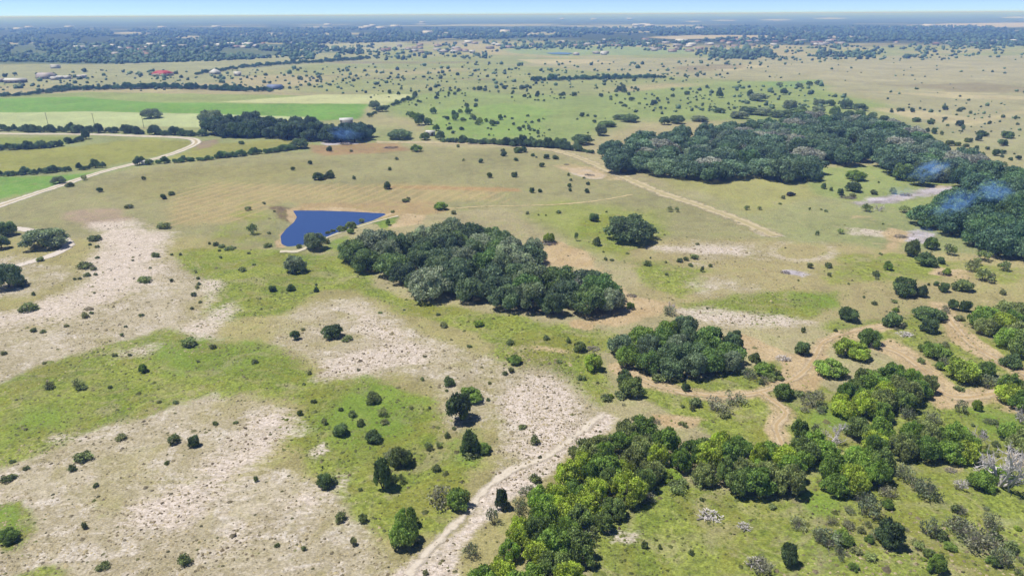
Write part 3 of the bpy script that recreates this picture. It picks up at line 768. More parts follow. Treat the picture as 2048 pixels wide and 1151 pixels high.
C_OAK = [(82, 97, 68), (90, 104, 74), (78, 93, 66), (96, 107, 80), (87, 103, 64), (104, 113, 88)]
C_ELM = [(92, 110, 52), (100, 118, 56), (86, 104, 52), (112, 126, 54), (94, 106, 60)]
C_JUN = [(72, 88, 52), (78, 94, 56), (68, 82, 52), (86, 96, 56)]
C_SHR = [(84, 92, 58), (92, 102, 64), (78, 88, 54), (98, 102, 68)]
C_AIR = [(104, 114, 70), (96, 108, 66), (110, 116, 76)]
C_GRY = [(92, 98, 74), (84, 92, 70), (100, 100, 82)]
LEAFK = 3.7   # leaves shade one another: their own colour is lighter than the crown looks
def lc(rgb, jit=0.12):
    c = np.array(alb(*rgb)) * LEAFK * (1 + random.uniform(-jit, jit))
    return (float(c[0]), float(c[1]), float(c[2]), 1.0)

FOOT = []   # (x, y, radius) of the plants already standing
def plant(kind, x, y, wid, hgt, label, group, name, cat='tree', rgb=None, rotz=None):
    z = T(x, y)
    rz = random.uniform(0, 6.283) if rotz is None else rotz
    rx = wid / 2
    sets = {'oak': (OAK, OAK_T, C_OAK), 'elm': (ELM, ELM_T, C_ELM), 'jun': (JUN, JUN_T, C_JUN), 'air': (AIR, AIR_T, C_AIR), 'grey': (GRY_L, GRY, C_GRY)}
    if kind == 'shrub':
        o = link(name, random.choice(SHR)); o.color = lc(rgb or random.choice(C_SHR))
        o.location = (x, y, z - 0.03); o.rotation_euler = (0, 0, rz); o.scale = (rx, rx * random.uniform(0.8, 1.1), hgt)
        tag(o, label, cat, group); FOOT.append((x, y, rx)); return o
    if kind in ('dead', 'deadf'):
        root = link(name, None); me = random.choice(DEAD if kind == 'dead' else DEADF)
        link('bare_branches', me, root); link('stump', STUMP, root)
    else:
        cr, tk, cs = sets[kind]
        root = link(name, None)
        c = link('crown', random.choice(cr), root); c.color = lc(rgb or random.choice(cs))
        link('trunk', random.choice(tk), root)
    root.empty_display_size = 0.2
    root.location = (x, y, z - 0.02); root.rotation_euler = (0, 0, rz); root.scale = (rx, rx * random.uniform(0.80, 1.12), hgt)
    tag(root, label, cat, group); FOOT.append((x, y, rx))
    return root
sv, sf = tube([(0, 0, -0.05), (0.01, 0, 0.08), (0.02, 0.01, 0.2)], [0.10, 0.075, 0.06], 8)
STUMP = mesh_np('stump', sv, [sf], MAT_DEAD, True)

def scale_at(px, py):
    p = P(px, py); v = p - CAM
    return p, float(v @ fwd) / FPX, abs(v[2]) / np.linalg.norm(v)     # metres per pixel, sine of depression
def plant_px(kind, px, py, wpx, hpx, label, group, name, cat='tree', rgb=None):
    """px,py = middle of the foot, wpx x hpx = size in the photograph"""
    p, mpp, s = scale_at(px, py)
    c = math.sqrt(1 - s * s)
    wid = wpx * mpp
    # what is seen of the plant's height: top of crown above the near foot
    hgt = max(0.35 * wid, (hpx * mpp - 0.35 * wid * s) / c)
    y = p[1] + wid * 0.30
    return plant(kind, p[0], y, wid, hgt, label, group, name, cat, rgb)

def fill(poly_px, spacing, seed, jitter=1.0):
    """points spread through a ground region with a least distance"""
    poly = PP(poly_px); a = np.array(poly); r = np.random.default_rng(seed)
    area = abs(0.5 * sum(poly[i][0] * poly[(i + 1) % len(poly)][1] - poly[(i + 1) % len(poly)][0] * poly[i][1] for i in range(len(poly))))
    n = int(area / spacing ** 2 * 30) + 20
    X = r.uniform(a[:, 0].min(), a[:, 0].max(), n * 2); Y = r.uniform(a[:, 1].min(), a[:, 1].max(), n * 2)
    ins = poly_sd(X, Y, poly) < 0
    pts = []
    for x, y in zip(X[ins], Y[ins]):
        if all((x - u) ** 2 + (y - v) ** 2 > spacing ** 2 for u, v in pts): pts.append((x, y))
    return pts


# ------------------------------------------------------------------ groves
def tint(c):
    r_, g_, b_ = c
    if g_ - r_ < 4: return 'greyish half-bare'
    if sum(c) > 290: return 'pale grey-green' if b_ > 66 else 'bright yellow-green'
    if g_ - b_ > 36: return 'fresh green'
    if sum(c) < 204: return 'very dark green'
    return 'dark green' if b_ < 62 else 'blue-green'
def grove(name, kinds, poly_px, spacing, wid, hgt, label, group, seed, rgbs=None, holes=(), spots=()):
    holes = [PP(h) for h in holes]; spots = [(P(*a)[:2], t) for a, t in spots]
    r = random.Random(seed); cnt = 0
    for x, y in fill(poly_px, spacing, seed):
        if any(poly_sd(np.array([x]), np.array([y]), h)[0] < 0 for h in holes): continue
        kd = r.choice(kinds)
        f = r.uniform(0.85, 1.2)
        rgb = r.choice(rgbs or C_OAK)
        lab = tint(rgb) + ' ' + label
        if spots: lab += ' ' + min(spots, key=lambda q: (q[0][0] - x) ** 2 + (q[0][1] - y) ** 2)[1]
        plant(kd, x, y, r.uniform(*wid) * f, r.uniform(*hgt) * (0.6 + 0.4 * f), lab, lab, name, 'tree', rgb)
        cnt += 1
    return cnt
CNT = {}
CNT['A'] = grove('oak_tree', ['oak'], [(692, 530), (708, 512), (745, 503), (800, 497), (850, 488), (900, 478), (985, 482), (995, 504), (1068, 510), (1076, 528), (1030, 550), (1050, 578), (1110, 572), (1180, 582), (1222, 610), (1228, 632), (1195, 642), (1110, 636), (1030, 622), (960, 600), (890, 600), (845, 592), (790, 570), (720, 545)],
      6.6, (9.0, 12.5), (6.5, 9.0), 'live oak in the dam grove,', 'oaks of the grove below the pond dam', 1,
      C_OAK + [(74, 88, 66), (70, 84, 62), (112, 120, 98), (82, 104, 60)],
      spots=[((720, 520), 'at its dam end'), ((800, 490), 'on its upper edge by the dam'), ((940, 490), 'on its far edge'), ((850, 580), 'on its meadow edge'), ((900, 540), 'in its middle'), ((1050, 510), 'by the charred pile'), ((1060, 610), 'on its near edge'), ((1170, 590), 'at its bare-earth end')])
CNT['B'] = grove('oak_tree', ['oak'], [(1200, 322), (1220, 308), (1280, 292), (1340, 280), (1450, 272), (1560, 262), (1650, 252), (1710, 246), (1770, 262), (1830, 290), (1880, 318), (1960, 345), (1900, 358), (1800, 352), (1770, 338), (1700, 332), (1640, 326), (1600, 332), (1628, 354), (1600, 366), (1540, 360), (1470, 356), (1400, 364), (1330, 350), (1290, 352), (1240, 348)],
      11.6, (14.5, 20.0), (8.5, 11.5), 'oak in the long wood,', 'oaks of the long wood beyond the dirt road', 2,
      [(74, 92, 74), (80, 98, 80), (70, 88, 68), (86, 104, 82), (76, 98, 66), (96, 108, 92), (78, 96, 74), (82, 100, 78), (72, 90, 66), (88, 104, 80), (116, 118, 108)], holes=[[(1662, 288), (1730, 292), (1725, 308), (1668, 306)]],
      spots=[((1215, 318), 'at its tip on the road'), ((1290, 340), 'on its road side'), ((1330, 290), 'on its back edge near the tip'), ((1420, 330), 'in its heart'), ((1500, 275), 'on its back edge'), ((1580, 355), 'at its front bulge'), ((1640, 300), 'left of the small glade'), ((1700, 260), 'behind the small glade'), ((1790, 310), 'right of the small glade'), ((1880, 345), 'where it joins the smoky wood')])
CNT['C'] = grove('oak_tree', ['oak'], [(1960, 352), (2060, 378), (2160, 420), (2160, 530), (2060, 522), (1985, 508), (1900, 476), (1848, 462), (1842, 442), (1890, 420), (1935, 408), (1960, 400), (1912, 378), (1930, 362)],
      8.6, (11.0, 14.5), (8.0, 10.5), 'oak in the smoky wood,', 'oaks of the smoky wood', 3, [(74, 96, 74), (68, 90, 70), (84, 104, 78), (78, 100, 68)],
      spots=[((1860, 450), 'at its blunt near corner'), ((1940, 375), 'beside the smoking clearing'), ((2040, 400), 'on its far side'), ((1960, 440), 'in its heart'), ((1990, 500), 'above the pale slope'), ((2080, 510), 'at its low end')])
CNT['C2'] = grove('oak_tree', ['oak'], [(1780, 352), (1850, 352), (1930, 356), (1925, 366), (1830, 372), (1800, 364)], 9, (11, 13), (8, 9.5), 'oak on the rim of the clearing behind the blue smoke', 'oaks at the smoky clearing', 4)
CNT['D'] = grove('thicket_tree', ['oak', 'oak', 'elm'], [(1228, 718), (1240, 700), (1300, 682), (1360, 668), (1420, 680), (1470, 702), (1482, 735), (1440, 745), (1395, 756), (1320, 750), (1266, 738)],
      4.4, (6.0, 8.5), (4.6, 6.2), 'tree in the thicket where the track begins,', 'oaks of the thicket at the sandy track', 5,
      [(84, 100, 70), (92, 106, 80), (86, 106, 58), (100, 118, 58), (98, 108, 86)],
      spots=[((1240, 712), 'at its brush-pile end'), ((1330, 690), 'on its upper side'), ((1340, 745), 'on its lower side'), ((1460, 720), 'at its junction end')])
CNT['farm'] = grove('oak_tree', ['oak'], [(412, 268), (440, 262), (520, 256), (590, 262), (640, 272), (668, 278), (660, 286), (600, 280), (520, 276), (440, 276)],
      7.6, (10, 17), (7.5, 13.5), 'tall oak in the farmstead grove,', 'oaks of the farmstead grove', 6, [(64, 78, 62), (68, 84, 64), (72, 86, 70), (70, 88, 60)],
      spots=[((430, 268), 'by the big outer oak'), ((520, 262), 'in its tall middle'), ((590, 270), 'on its barn side'), ((650, 280), 'nearest the smoke')])
CNT['farm2'] = grove('oak_tree', ['oak'], [(680, 272), (735, 272), (742, 280), (700, 286), (672, 282)], 7, (11, 14), (9, 11), 'oak in the smoke round the white-roofed barn', 'oaks round the white-roofed barn', 7, [(56, 76, 64), (60, 80, 70)])
# leafy scrub woods on the near right
scrub = [(94, 114, 50), (102, 122, 54), (86, 106, 50), (122, 134, 54), (92, 106, 58), (104, 112, 68)]
CNT['G'] = grove('leafy_tree', ['elm'], [(1215, 888), (1290, 868), (1345, 915), (1420, 900), (1540, 918), (1595, 950), (1592, 990), (1450, 988), (1390, 955), (1315, 950), (1300, 990), (1230, 1040), (1175, 1085), (1160, 1210), (950, 1210), (985, 1140), (1060, 1045), (1130, 965)],
      3.1, (4.0, 6.2), (3.6, 5.6), 'bushy tree in the chalk-path thicket,', 'g', 8, scrub,
      spots=[((1240, 890), 'at its upper end'), ((1150, 980), 'on the path side'), ((1260, 970), 'in its middle'), ((1060, 1100), 'at its lower end'), ((1130, 1130), 'beside the glade at its lower end'), ((1370, 930), 'at its bend'), ((1460, 950), 'on the arm above the glade'), ((1560, 960), 'at the end of the arm')])
CNT['H'] = grove('leafy_tree', ['elm'], [(1600, 905), (1640, 885), (1700, 868), (1765, 880), (1760, 960), (1725, 1000), (1685, 1005), (1650, 968), (1605, 935)],
      3.1, (4.0, 6.0), (3.6, 5.4), 'bushy tree in the thicket round the bleached tree,', 'trees round the bleached dead tree', 9, scrub, holes=[[(1636, 872), (1712, 872), (1718, 912), (1636, 912)]], spots=[((1625, 910), 'left of it'), ((1730, 890), 'right of it'), ((1700, 985), 'at its low tip')])
CNT['I'] = grove('leafy_tree', ['elm'], [(1785, 905), (1815, 880), (1900, 866), (1950, 885), (1938, 922), (1860, 932), (1800, 928)],
      3.2, (4.2, 6.2), (3.6, 5.0), 'bushy tree in the thicket by the grey dead tree', 'trees of the thicket beside the dead branches', 10, scrub)
CNT['F'] = grove('leafy_tree', ['elm'], [(1670, 812), (1700, 790), (1740, 765), (1790, 752), (1850, 768), (1858, 795), (1800, 825), (1750, 845), (1690, 835)],
      3.4, (4.4, 6.5), (3.8, 5.4), 'rounded tree in the clump between sandy tracks,', 'trees between the sandy tracks', 12, scrub, spots=[((1690, 815), 'at its left end'), ((1760, 770), 'on the upper track side'), ((1840, 790), 'at its right end'), ((1760, 830), 'at its foot')])
CNT['E'] = grove('leafy_tree', ['elm', 'oak'], [(1955, 645), (1990, 632), (2050, 640), (2130, 665), (2130, 740), (2040, 712), (2000, 690), (1965, 665)],
      4.2, (5.5, 8.0), (4.4, 6.2), 'tree in the clump above the outer track,', 'trees above the outer sandy track', 13, scrub, spots=[((1965, 650), 'at its pointed end'), ((2030, 650), 'on its upper side'), ((2040, 705), 'along the track')])
CNT['K'] = grove('leafy_tree', ['elm'], [(2015, 800), (2060, 790), (2130, 800), (2130, 840), (2040, 826)], 3.6, (4.5, 6.5), (4, 5), 'leafy tree at the end of the sandy track', 'trees at the end of the sandy track', 14, scrub)
CNT['M'] = grove('leafy_tree', ['elm'], [(1935, 965), (1985, 990), (2060, 1010), (2130, 1050), (2130, 960), (2060, 965), (1990, 950)], 3.0, (3.2, 5.2), (2.4, 3.6), 'low tree under the big bleached dead tree', 'trees under the big dead tree', 15, scrub, holes=[[(2000, 940), (2070, 940), (2075, 1015), (1985, 1015)]])
CNT['N'] = grove('leafy_tree', ['elm'], [(2022, 880), (2090, 870), (2100, 905), (2030, 905)], 3.4, (4.5, 6), (4, 5.2), 'leafy tree standing behind the big bleached dead tree', 'trees behind the big dead tree', 16, scrub)

# ------------------------------------------------------------------ rows of hedge trees
def hedge(pts, n, wpx, hpx, name, label, group, rgbs, kind='elm', seed=0):
    r = random.Random(seed); L = np.array(pts, float)
    seg = np.r_[0, np.cumsum(np.hypot(*np.diff(L, axis=0).T))]
    for i in range(n):
        t = (i + r.uniform(0.1, 0.9)) / n * seg[-1]
        x = np.interp(t, seg, L[:, 0]); y = np.interp(t, seg, L[:, 1]) + r.uniform(-1, 1)
        f = r.uniform(0.7, 1.3)
        plant_px(kind, x, y, r.uniform(*wpx) * f, r.uniform(*hpx) * f, label, group, name, 'tree', r.choice(rgbs))
HG = [(74, 90, 62), (82, 98, 66), (70, 86, 60), (88, 104, 72)]
hedge([(-10, 262), (60, 264), (130, 266), (235, 266), (290, 270), (340, 271), (405, 273)], 40, (14, 24), (12, 18), 'hedge_tree', 'dark hedge tree between the pale crop field and the gravel road', 'hedge along the pale crop field', HG, seed=1)
hedge([(-10, 301), (40, 299), (90, 297), (115, 294), (140, 286), (172, 279)], 20, (14, 22), (10, 16), 'hedge_tree', 'dark hedge tree splitting the two small olive fields', 'hedge between the olive fields', HG, seed=2)
hedge([(-8, 353), (40, 351), (75, 348), (118, 344), (165, 340), (200, 336), (210, 333)], 17, (13, 20), (10, 16), 'hedge_tree', 'dark hedge tree between the olive field and the lush green corner', 'hedge above the lush green corner', HG, seed=3)
hedge([(312, 329), (345, 326), (400, 322), (450, 316), (500, 310), (560, 303), (590, 298)], 29, (14, 20), (9, 14), 'hedge_tree', 'bushy hedge tree in the row running to the farmstead', 'hedge row running to the farmstead', [(84, 104, 62), (76, 98, 58), (92, 110, 70)], seed=4)
hedge([(735, 236), (760, 222), (790, 210), (830, 198)], 16, (7, 12), (6, 9), 'hedge_tree', 'small hedge tree beside the pale crop corner', 'hedge by the pale crop corner', HG, seed=5)
hedge([(880, 284), (960, 288), (1050, 292), (1120, 298), (1190, 308)], 35, (12, 20), (8, 14), 'hedge_tree', 'rounded tree lined up behind the dirt road', 'trees lined up behind the dirt road', HG, seed=6)
hedge([(1010, 292), (1060, 294), (1130, 297)], 12, (18, 28), (14, 20), 'hedge_tree', 'rounded tree lined up behind the dirt road', 'trees lined up behind the dirt road', HG, seed=7)
hedge([(95, 181), (180, 180), (260, 178), (330, 177), (420, 180), (470, 182)], 54, (11, 19), (7, 12), 'hedge_tree', 'far dark tree in the belt behind the green crop strip', 'tree belt behind the green crop strip', [(60, 84, 62), (66, 90, 66)], seed=8)
hedge([(430, 180), (500, 183), (545, 184)], 17, (11, 17), (8, 12), 'hedge_tree', 'far tree in the belt ending at the blue barn', 'tree belt ending at the blue barn', [(60, 84, 62), (70, 94, 66)], seed=9)
hedge([(-10, 194), (40, 192), (95, 186), (140, 182)], 21, (9, 15), (6, 10), 'hedge_tree', 'greyish far tree at the corner of the green crop strip', 'trees at the corner of the crop strip', [(84, 100, 80), (70, 90, 70)], seed=10)
hedge([(1065, 163), (1150, 160), (1240, 158), (1330, 156)], 45, (9, 16), (6, 11), 'hedge_tree', 'far tree in the long belt across the middle pasture', 'long tree belt across the middle pasture', [(64, 88, 64), (74, 98, 70)], seed=11)
hedge([(390, 150), (470, 138), (560, 130), (660, 124), (740, 118)], 62, (8, 14), (5, 9), 'hedge_tree', 'far tree in the belt climbing past the red-roofed house', 'tree belt past the red-roofed house', [(64, 86, 64), (70, 92, 68)], seed=12)

# ------------------------------------------------------------------ single plants, listed by the foot's pixel
LAND = [((668, 460), 'beside the blue pond'), ((560, 455), 'near the muddy end of the pond'), ((690, 300), 'near the smoking farmstead'), ((400, 330), 'in the field below the hedge row'),
        ((120, 370), 'beside the gravel road'), ((70, 500), 'inside the loop of the chalk drive'), ((20, 575), 'below the chalk drive'), ((230, 500), 'at the top of the white chalky slope'), ((80, 630), 'at the foot of the white chalky slope'),
        ((400, 560), 'in the tussocks right of the chalky slope'), ((570, 560), 'on the green slope below the pond'), ((620, 680), 'left of the stony hollow'), ((900, 660), 'on the grass below the oak grove'),
        ((380, 700), 'on the tussocky bank above the lush meadow'), ((130, 780), 'on the broad olive meadow'), ((280, 890), 'above the stony white slope'), ((80, 1050), 'in the dry corner under the olive meadow'), ((370, 1120), 'in the dry grass under the stony white slope'),
        ((700, 860), 'in the lush green meadow'), ((920, 830), 'at the edge of the lush meadow by the stones'), ((800, 950), 'low in the lush meadow'), ((690, 1040), 'at the rim of the dry stony ground'), ((880, 1020), 'beside the lower chalk path'),
        ((1000, 1010), 'right of the lower chalk path'), ((1100, 690), 'between the oak grove and the thicket'), ((1200, 760), 'left of the sandy track'), ((1400, 800), 'inside the bend of the sandy track'), ((1520, 730), 'where the sandy tracks meet'),
        ((780, 380), 'on the harrowed strip above the pond'), ((960, 340), 'on the wide tan pasture'), ((1100, 370), 'beside the middle of the dirt road'), ((1230, 470), 'on the green patch by the lone oak'), ((1350, 540), 'on the speckled pasture right of the grove'),
        ((1560, 400), 'beside the dark car'), ((1720, 385), 'in the clearing before the wood'), ((1640, 540), 'beside the mown ring'), ((1780, 440), 'by the grey ash streak'), ((1850, 520), 'below the smoky wood'), ((1960, 560), 'on the pale slope under the smoky wood'),
        ((1780, 630), 'on the grassy shelf above the sandy tracks'), ((1880, 690), 'between the two right-hand sandy tracks'), ((1700, 720), 'beside the upper sandy track'), ((1960, 740), 'beside the outer sandy track'),
        ((1450, 1060), 'in the yellow-green glade'), ((1640, 1090), 'at the edge of the yellow-green glade'), ((1850, 1060), 'on the brushy slope below the thickets'), ((2000, 1100), 'at the low end of the brushy slope'), ((1820, 970), 'between the thickets and the brushy slope'),
        ((1900, 290), 'in the far tan pasture behind the wood'), ((1700, 215), 'behind the long wood'), ((840, 240), 'in the green paddock by the small shed'), ((930, 230), 'in the far green paddock'), ((295, 235), 'alone in the pale crop field'), ((600, 235), 'by the farmstead grove')]
LANDW = [(P(*a)[:2], t) for a, t in LAND]
def where(x, y):
    return min(LANDW, key=lambda q: (q[0][0] - x) ** 2 + (q[0][1] - y) ** 2)[1]
LOOK = {'oak': ('oak_tree', 'tree', 'dark round-crowned oak'), 'elm': ('leafy_tree', 'tree', 'bushy green tree'), 'jun': ('juniper', 'tree', 'dense dark juniper'),
        'shrub': ('shrub', 'shrub', 'low dark shrub'), 'air': ('airy_tree', 'tree', 'thin see-through yellow-green tree'), 'grey': ('grey_shrub', 'shrub', 'twiggy grey shrub')}
def single(kind, px, py, w_, h_, label=None, rgb=None):
    nm, cat, look = LOOK[kind]
    p = P(px, py)
    if label is None:
        size = ''
        if kind in ('shrub', 'jun'):
            mm = w_ * scale_at(px, py)[1]
            size = 'tiny ' if mm < 1.3 else 'small ' if mm < 2.6 else 'broad ' if mm > 5 else ''
        label = size + look + ' ' + where(p[0], p[1])
    return plant_px(kind, px, py, w_, h_, label, label, nm, cat, rgb)
S = single
# oaks that stand alone
S('oak', 296, 238, 44, 20, 'lone dark oak standing in the pale crop field')
S('oak', 418, 253, 50, 34, 'big oak at the outer end of the farmstead grove')
S('oak', 1265, 489, 108, 58, 'large spreading oak on its own beside the green patch')
S('oak', 70, 502, 94, 46, 'large rounded oak inside the loop of the chalk drive')
S('oak', 8, 474, 42, 32, 'oak by the upper bend of the chalk drive'); S('oak', -4, 500, 36, 30, 'oak at the lower arm of the chalk drive')
S('oak', 6, 580, 56, 52, 'dark oak below the chalk drive, shading a shrub'); S('shrub', 38, 573, 30, 12)
S('oak', 586, 547, 50, 36, 'dark oak on the green slope below the pond'); S('oak', 627, 500, 42, 38, 'dark oak at the foot of the dam path')
S('oak', 276, 331, 24, 19, 'dark oak by the gate where the hedge row meets the gravel road'); S('oak', 296, 330, 20, 12); S('oak', 114, 368, 26, 16, 'dark oak beside the gravel road at the lush corner')
S('oak', 748, 219, 22, 18); S('oak', 764, 224, 22, 14); S('oak', 598, 298, 34, 22, 'rounded tree at the farmstead end of the hedge row')
S('elm', 838, 251, 22, 26); S('elm', 856, 250, 18, 15); S('elm', 826, 238, 16, 16); S('elm', 818, 232, 12, 10); S('elm', 866, 228, 14, 14); S('oak', 796, 280, 52, 18, 'dense rounded clump before the green paddock'); S('oak', 848, 281, 22, 16); S('oak', 880, 280, 22, 18); S('elm', 872, 262, 16, 14)
for x, y in [(907, 232), (920, 226), (935, 228), (945, 236), (925, 243), (910, 241), (960, 247), (955, 250), (972, 244), (1000, 240), (985, 252)]: S('elm', x, y, random.uniform(9, 16), random.uniform(8, 14))
# oaks behind the wood
for x, y, a, b in [(1582, 222, 30, 22), (1606, 228, 24, 16), (1640, 214, 26, 16), (1662, 212, 20, 14), (1695, 218, 28, 18), (1722, 222, 28, 16), (1700, 234, 22, 14), (1722, 234, 22, 14), (1672, 232, 22, 20), (1640, 226, 26, 14), (1600, 240, 60, 16), (1560, 236, 40, 14), (1530, 232, 44, 14), (1500, 230, 44, 12), (1480, 238, 40, 12), (1440, 226, 26, 10),
                     (1400, 244, 34, 12), (1355, 248, 30, 18), (1330, 250, 22, 18), (1260, 245, 40, 14), (1202, 272, 26, 24), (1215, 255, 36, 14), (1240, 240, 30, 10), (1165, 290, 42, 22), (1568, 190, 14, 15), (1600, 175, 18, 9), (1620, 172, 14, 10), (1638, 170, 16, 10), (1560, 172, 14, 8), (1520, 203, 42, 9), (1500, 196, 12, 18), (1440, 196, 16, 16),
                     (1748, 236, 18, 12), (1770, 244, 20, 13), (1780, 258, 16, 12), (1745, 250, 22, 14), (1830, 290, 16, 10), (1850, 298, 24, 14), (1866, 300, 18, 10)]:
    o = S('oak', x, y, a, b); o.name = 'pasture_tree'; o['label'] = o['group'] = o['label'].replace('dark round-crowned oak', 'rounded dark tree')
# shrubs and junipers of the middle distance
for k, x, y, a, b in [('jun', 482, 289, 14, 7), ('shrub', 470, 313, 8, 6), ('jun', 137, 374, 17, 9), ('air', 167, 361, 14, 12), ('jun', 198, 385, 14, 10), ('shrub', 286, 360, 12, 8), ('jun', 325, 399, 15, 11), ('jun', 341, 391, 15, 8), ('shrub', 255, 417, 18, 9),
    ('shrub', 325, 458, 29, 9), ('shrub', 185, 483, 32, 12), ('shrub', 179, 491, 8, 5), ('shrub', 193, 496, 10, 6), ('air', 494, 422, 18, 10), ('air', 503, 470, 26, 24), ('shrub', 430, 492, 14, 9), ('shrub', 443, 496, 14, 8), ('shrub', 456, 501, 20, 8), ('shrub', 418, 489, 8, 6), ('shrub', 438, 503, 7, 5), ('shrub', 470, 497, 7, 4),
    ('jun', 585, 341, 10, 8), ('jun', 619, 329, 12, 8), ('jun', 636, 361, 28, 16), ('jun', 659, 357, 22, 17), ('jun', 658, 303, 13, 11), ('shrub', 708, 359, 8, 8), ('jun', 774, 379, 17, 16), ('shrub', 816, 401, 9, 8), ('shrub', 810, 405, 19, 6), ('elm', 882, 421, 30, 18), ('shrub', 907, 429, 10, 9), ('shrub', 779, 341, 10, 8), ('shrub', 793, 320, 9, 6),
    ('elm', 832, 304, 26, 16), ('jun', 962, 326, 13, 9), ('jun', 979, 356, 13, 11), ('shrub', 916, 295, 8, 7), ('jun', 1008, 313, 17, 10), ('shrub', 1006, 303, 10, 6), ('shrub', 927, 322, 7, 5), ('shrub', 527, 409, 9, 6), ('shrub', 785, 426, 8, 6), ('shrub', 702, 304, 8, 5), ('shrub', 548, 424, 6, 4), ('shrub', 534, 495, 18, 9), ('shrub', 537, 468, 8, 5),
    ('elm', 776, 451, 11, 14), ('air', 722, 447, 15, 12), ('elm', 700, 459, 26, 18), ('elm', 682, 464, 22, 14), ('shrub', 665, 466, 12, 9), ('shrub', 655, 470, 13, 9), ('shrub', 652, 487, 14, 10), ('shrub', 598, 497, 14, 10), ('elm', 700, 467, 16, 10),
    ('jun', 1036, 306, 22, 12), ('jun', 1048, 305, 14, 12), ('jun', 1066, 313, 9, 7), ('shrub', 1073, 316, 5, 4), ('jun', 1093, 318, 14, 10), ('jun', 1111, 319, 13, 9), ('jun', 1032, 322, 10, 7), ('jun', 1083, 334, 15, 9), ('jun', 1029, 355, 15, 12), ('shrub', 1137, 352, 8, 7), ('shrub', 1142, 362, 8, 6), ('jun', 1139, 374, 10, 8), ('jun', 1140, 383, 10, 8),
    ('jun', 1176, 370, 9, 7), ('jun', 1174, 386, 13, 9), ('jun', 1064, 386, 12, 12), ('jun', 1080, 385, 11, 8), ('shrub', 1168, 357, 6, 4), ('shrub', 1055, 429, 10, 7), ('shrub', 1117, 427, 13, 7), ('shrub', 1077, 431, 5, 4), ('shrub', 1092, 432, 4, 4), ('jun', 1188, 444, 22, 18), ('shrub', 1213, 425, 6, 4), ('jun', 1194, 492, 21, 18), ('air', 1153, 482, 11, 19), ('shrub', 1221, 438, 10, 5),
    ('air', 1340, 424, 14, 12), ('air', 1354, 425, 12, 12), ('air', 1495, 420, 12, 10), ('air', 1520, 420, 11, 8), ('elm', 1098, 486, 26, 22),
    ('elm', 1716, 362, 42, 22), ('jun', 1710, 385, 42, 20), ('jun', 1683, 391, 16, 14), ('jun', 1648, 378, 13, 12), ('shrub', 1663, 382, 7, 8), ('shrub', 1749, 390, 17, 11), ('shrub', 1707, 393, 15, 6), ('shrub', 1567, 398, 10, 8), ('shrub', 1561, 409, 9, 4), ('shrub', 1620, 420, 6, 6), ('shrub', 1653, 424, 9, 5), ('shrub', 1643, 420, 6, 3), ('shrub', 1635, 471, 9, 10), ('air', 1683, 468, 18, 12),
    ('air', 1736, 424, 24, 17), ('air', 1813, 427, 28, 16), ('shrub', 1767, 449, 6, 4), ('air', 1787, 388, 18, 14), ('shrub', 1758, 366, 5, 4), ('shrub', 1885, 270, 9, 8), ('jun', 1835, 244, 18, 9), ('jun', 1862, 249, 16, 9), ('jun', 1870, 268, 14, 12), ('jun', 1900, 292, 18, 12), ('jun', 1917, 292, 16, 8), ('jun', 1940, 285, 18, 10), ('jun', 1968, 273, 24, 12), ('jun', 2020, 277, 28, 14), ('jun', 2012, 292, 26, 13), ('jun', 1993, 312, 20, 14), ('jun', 2008, 308, 16, 9), ('jun', 1977, 300, 10, 7), ('jun', 1967, 315, 9, 11), ('shrub', 2010, 331, 14, 7), ('jun', 2040, 320, 14, 9), ('jun', 2023, 320, 9, 6), ('jun', 1955, 297, 10, 6), ('jun', 1934, 294, 12, 7), ('jun', 2032, 239, 8, 8)]:
    S(k, x, y, a, b)
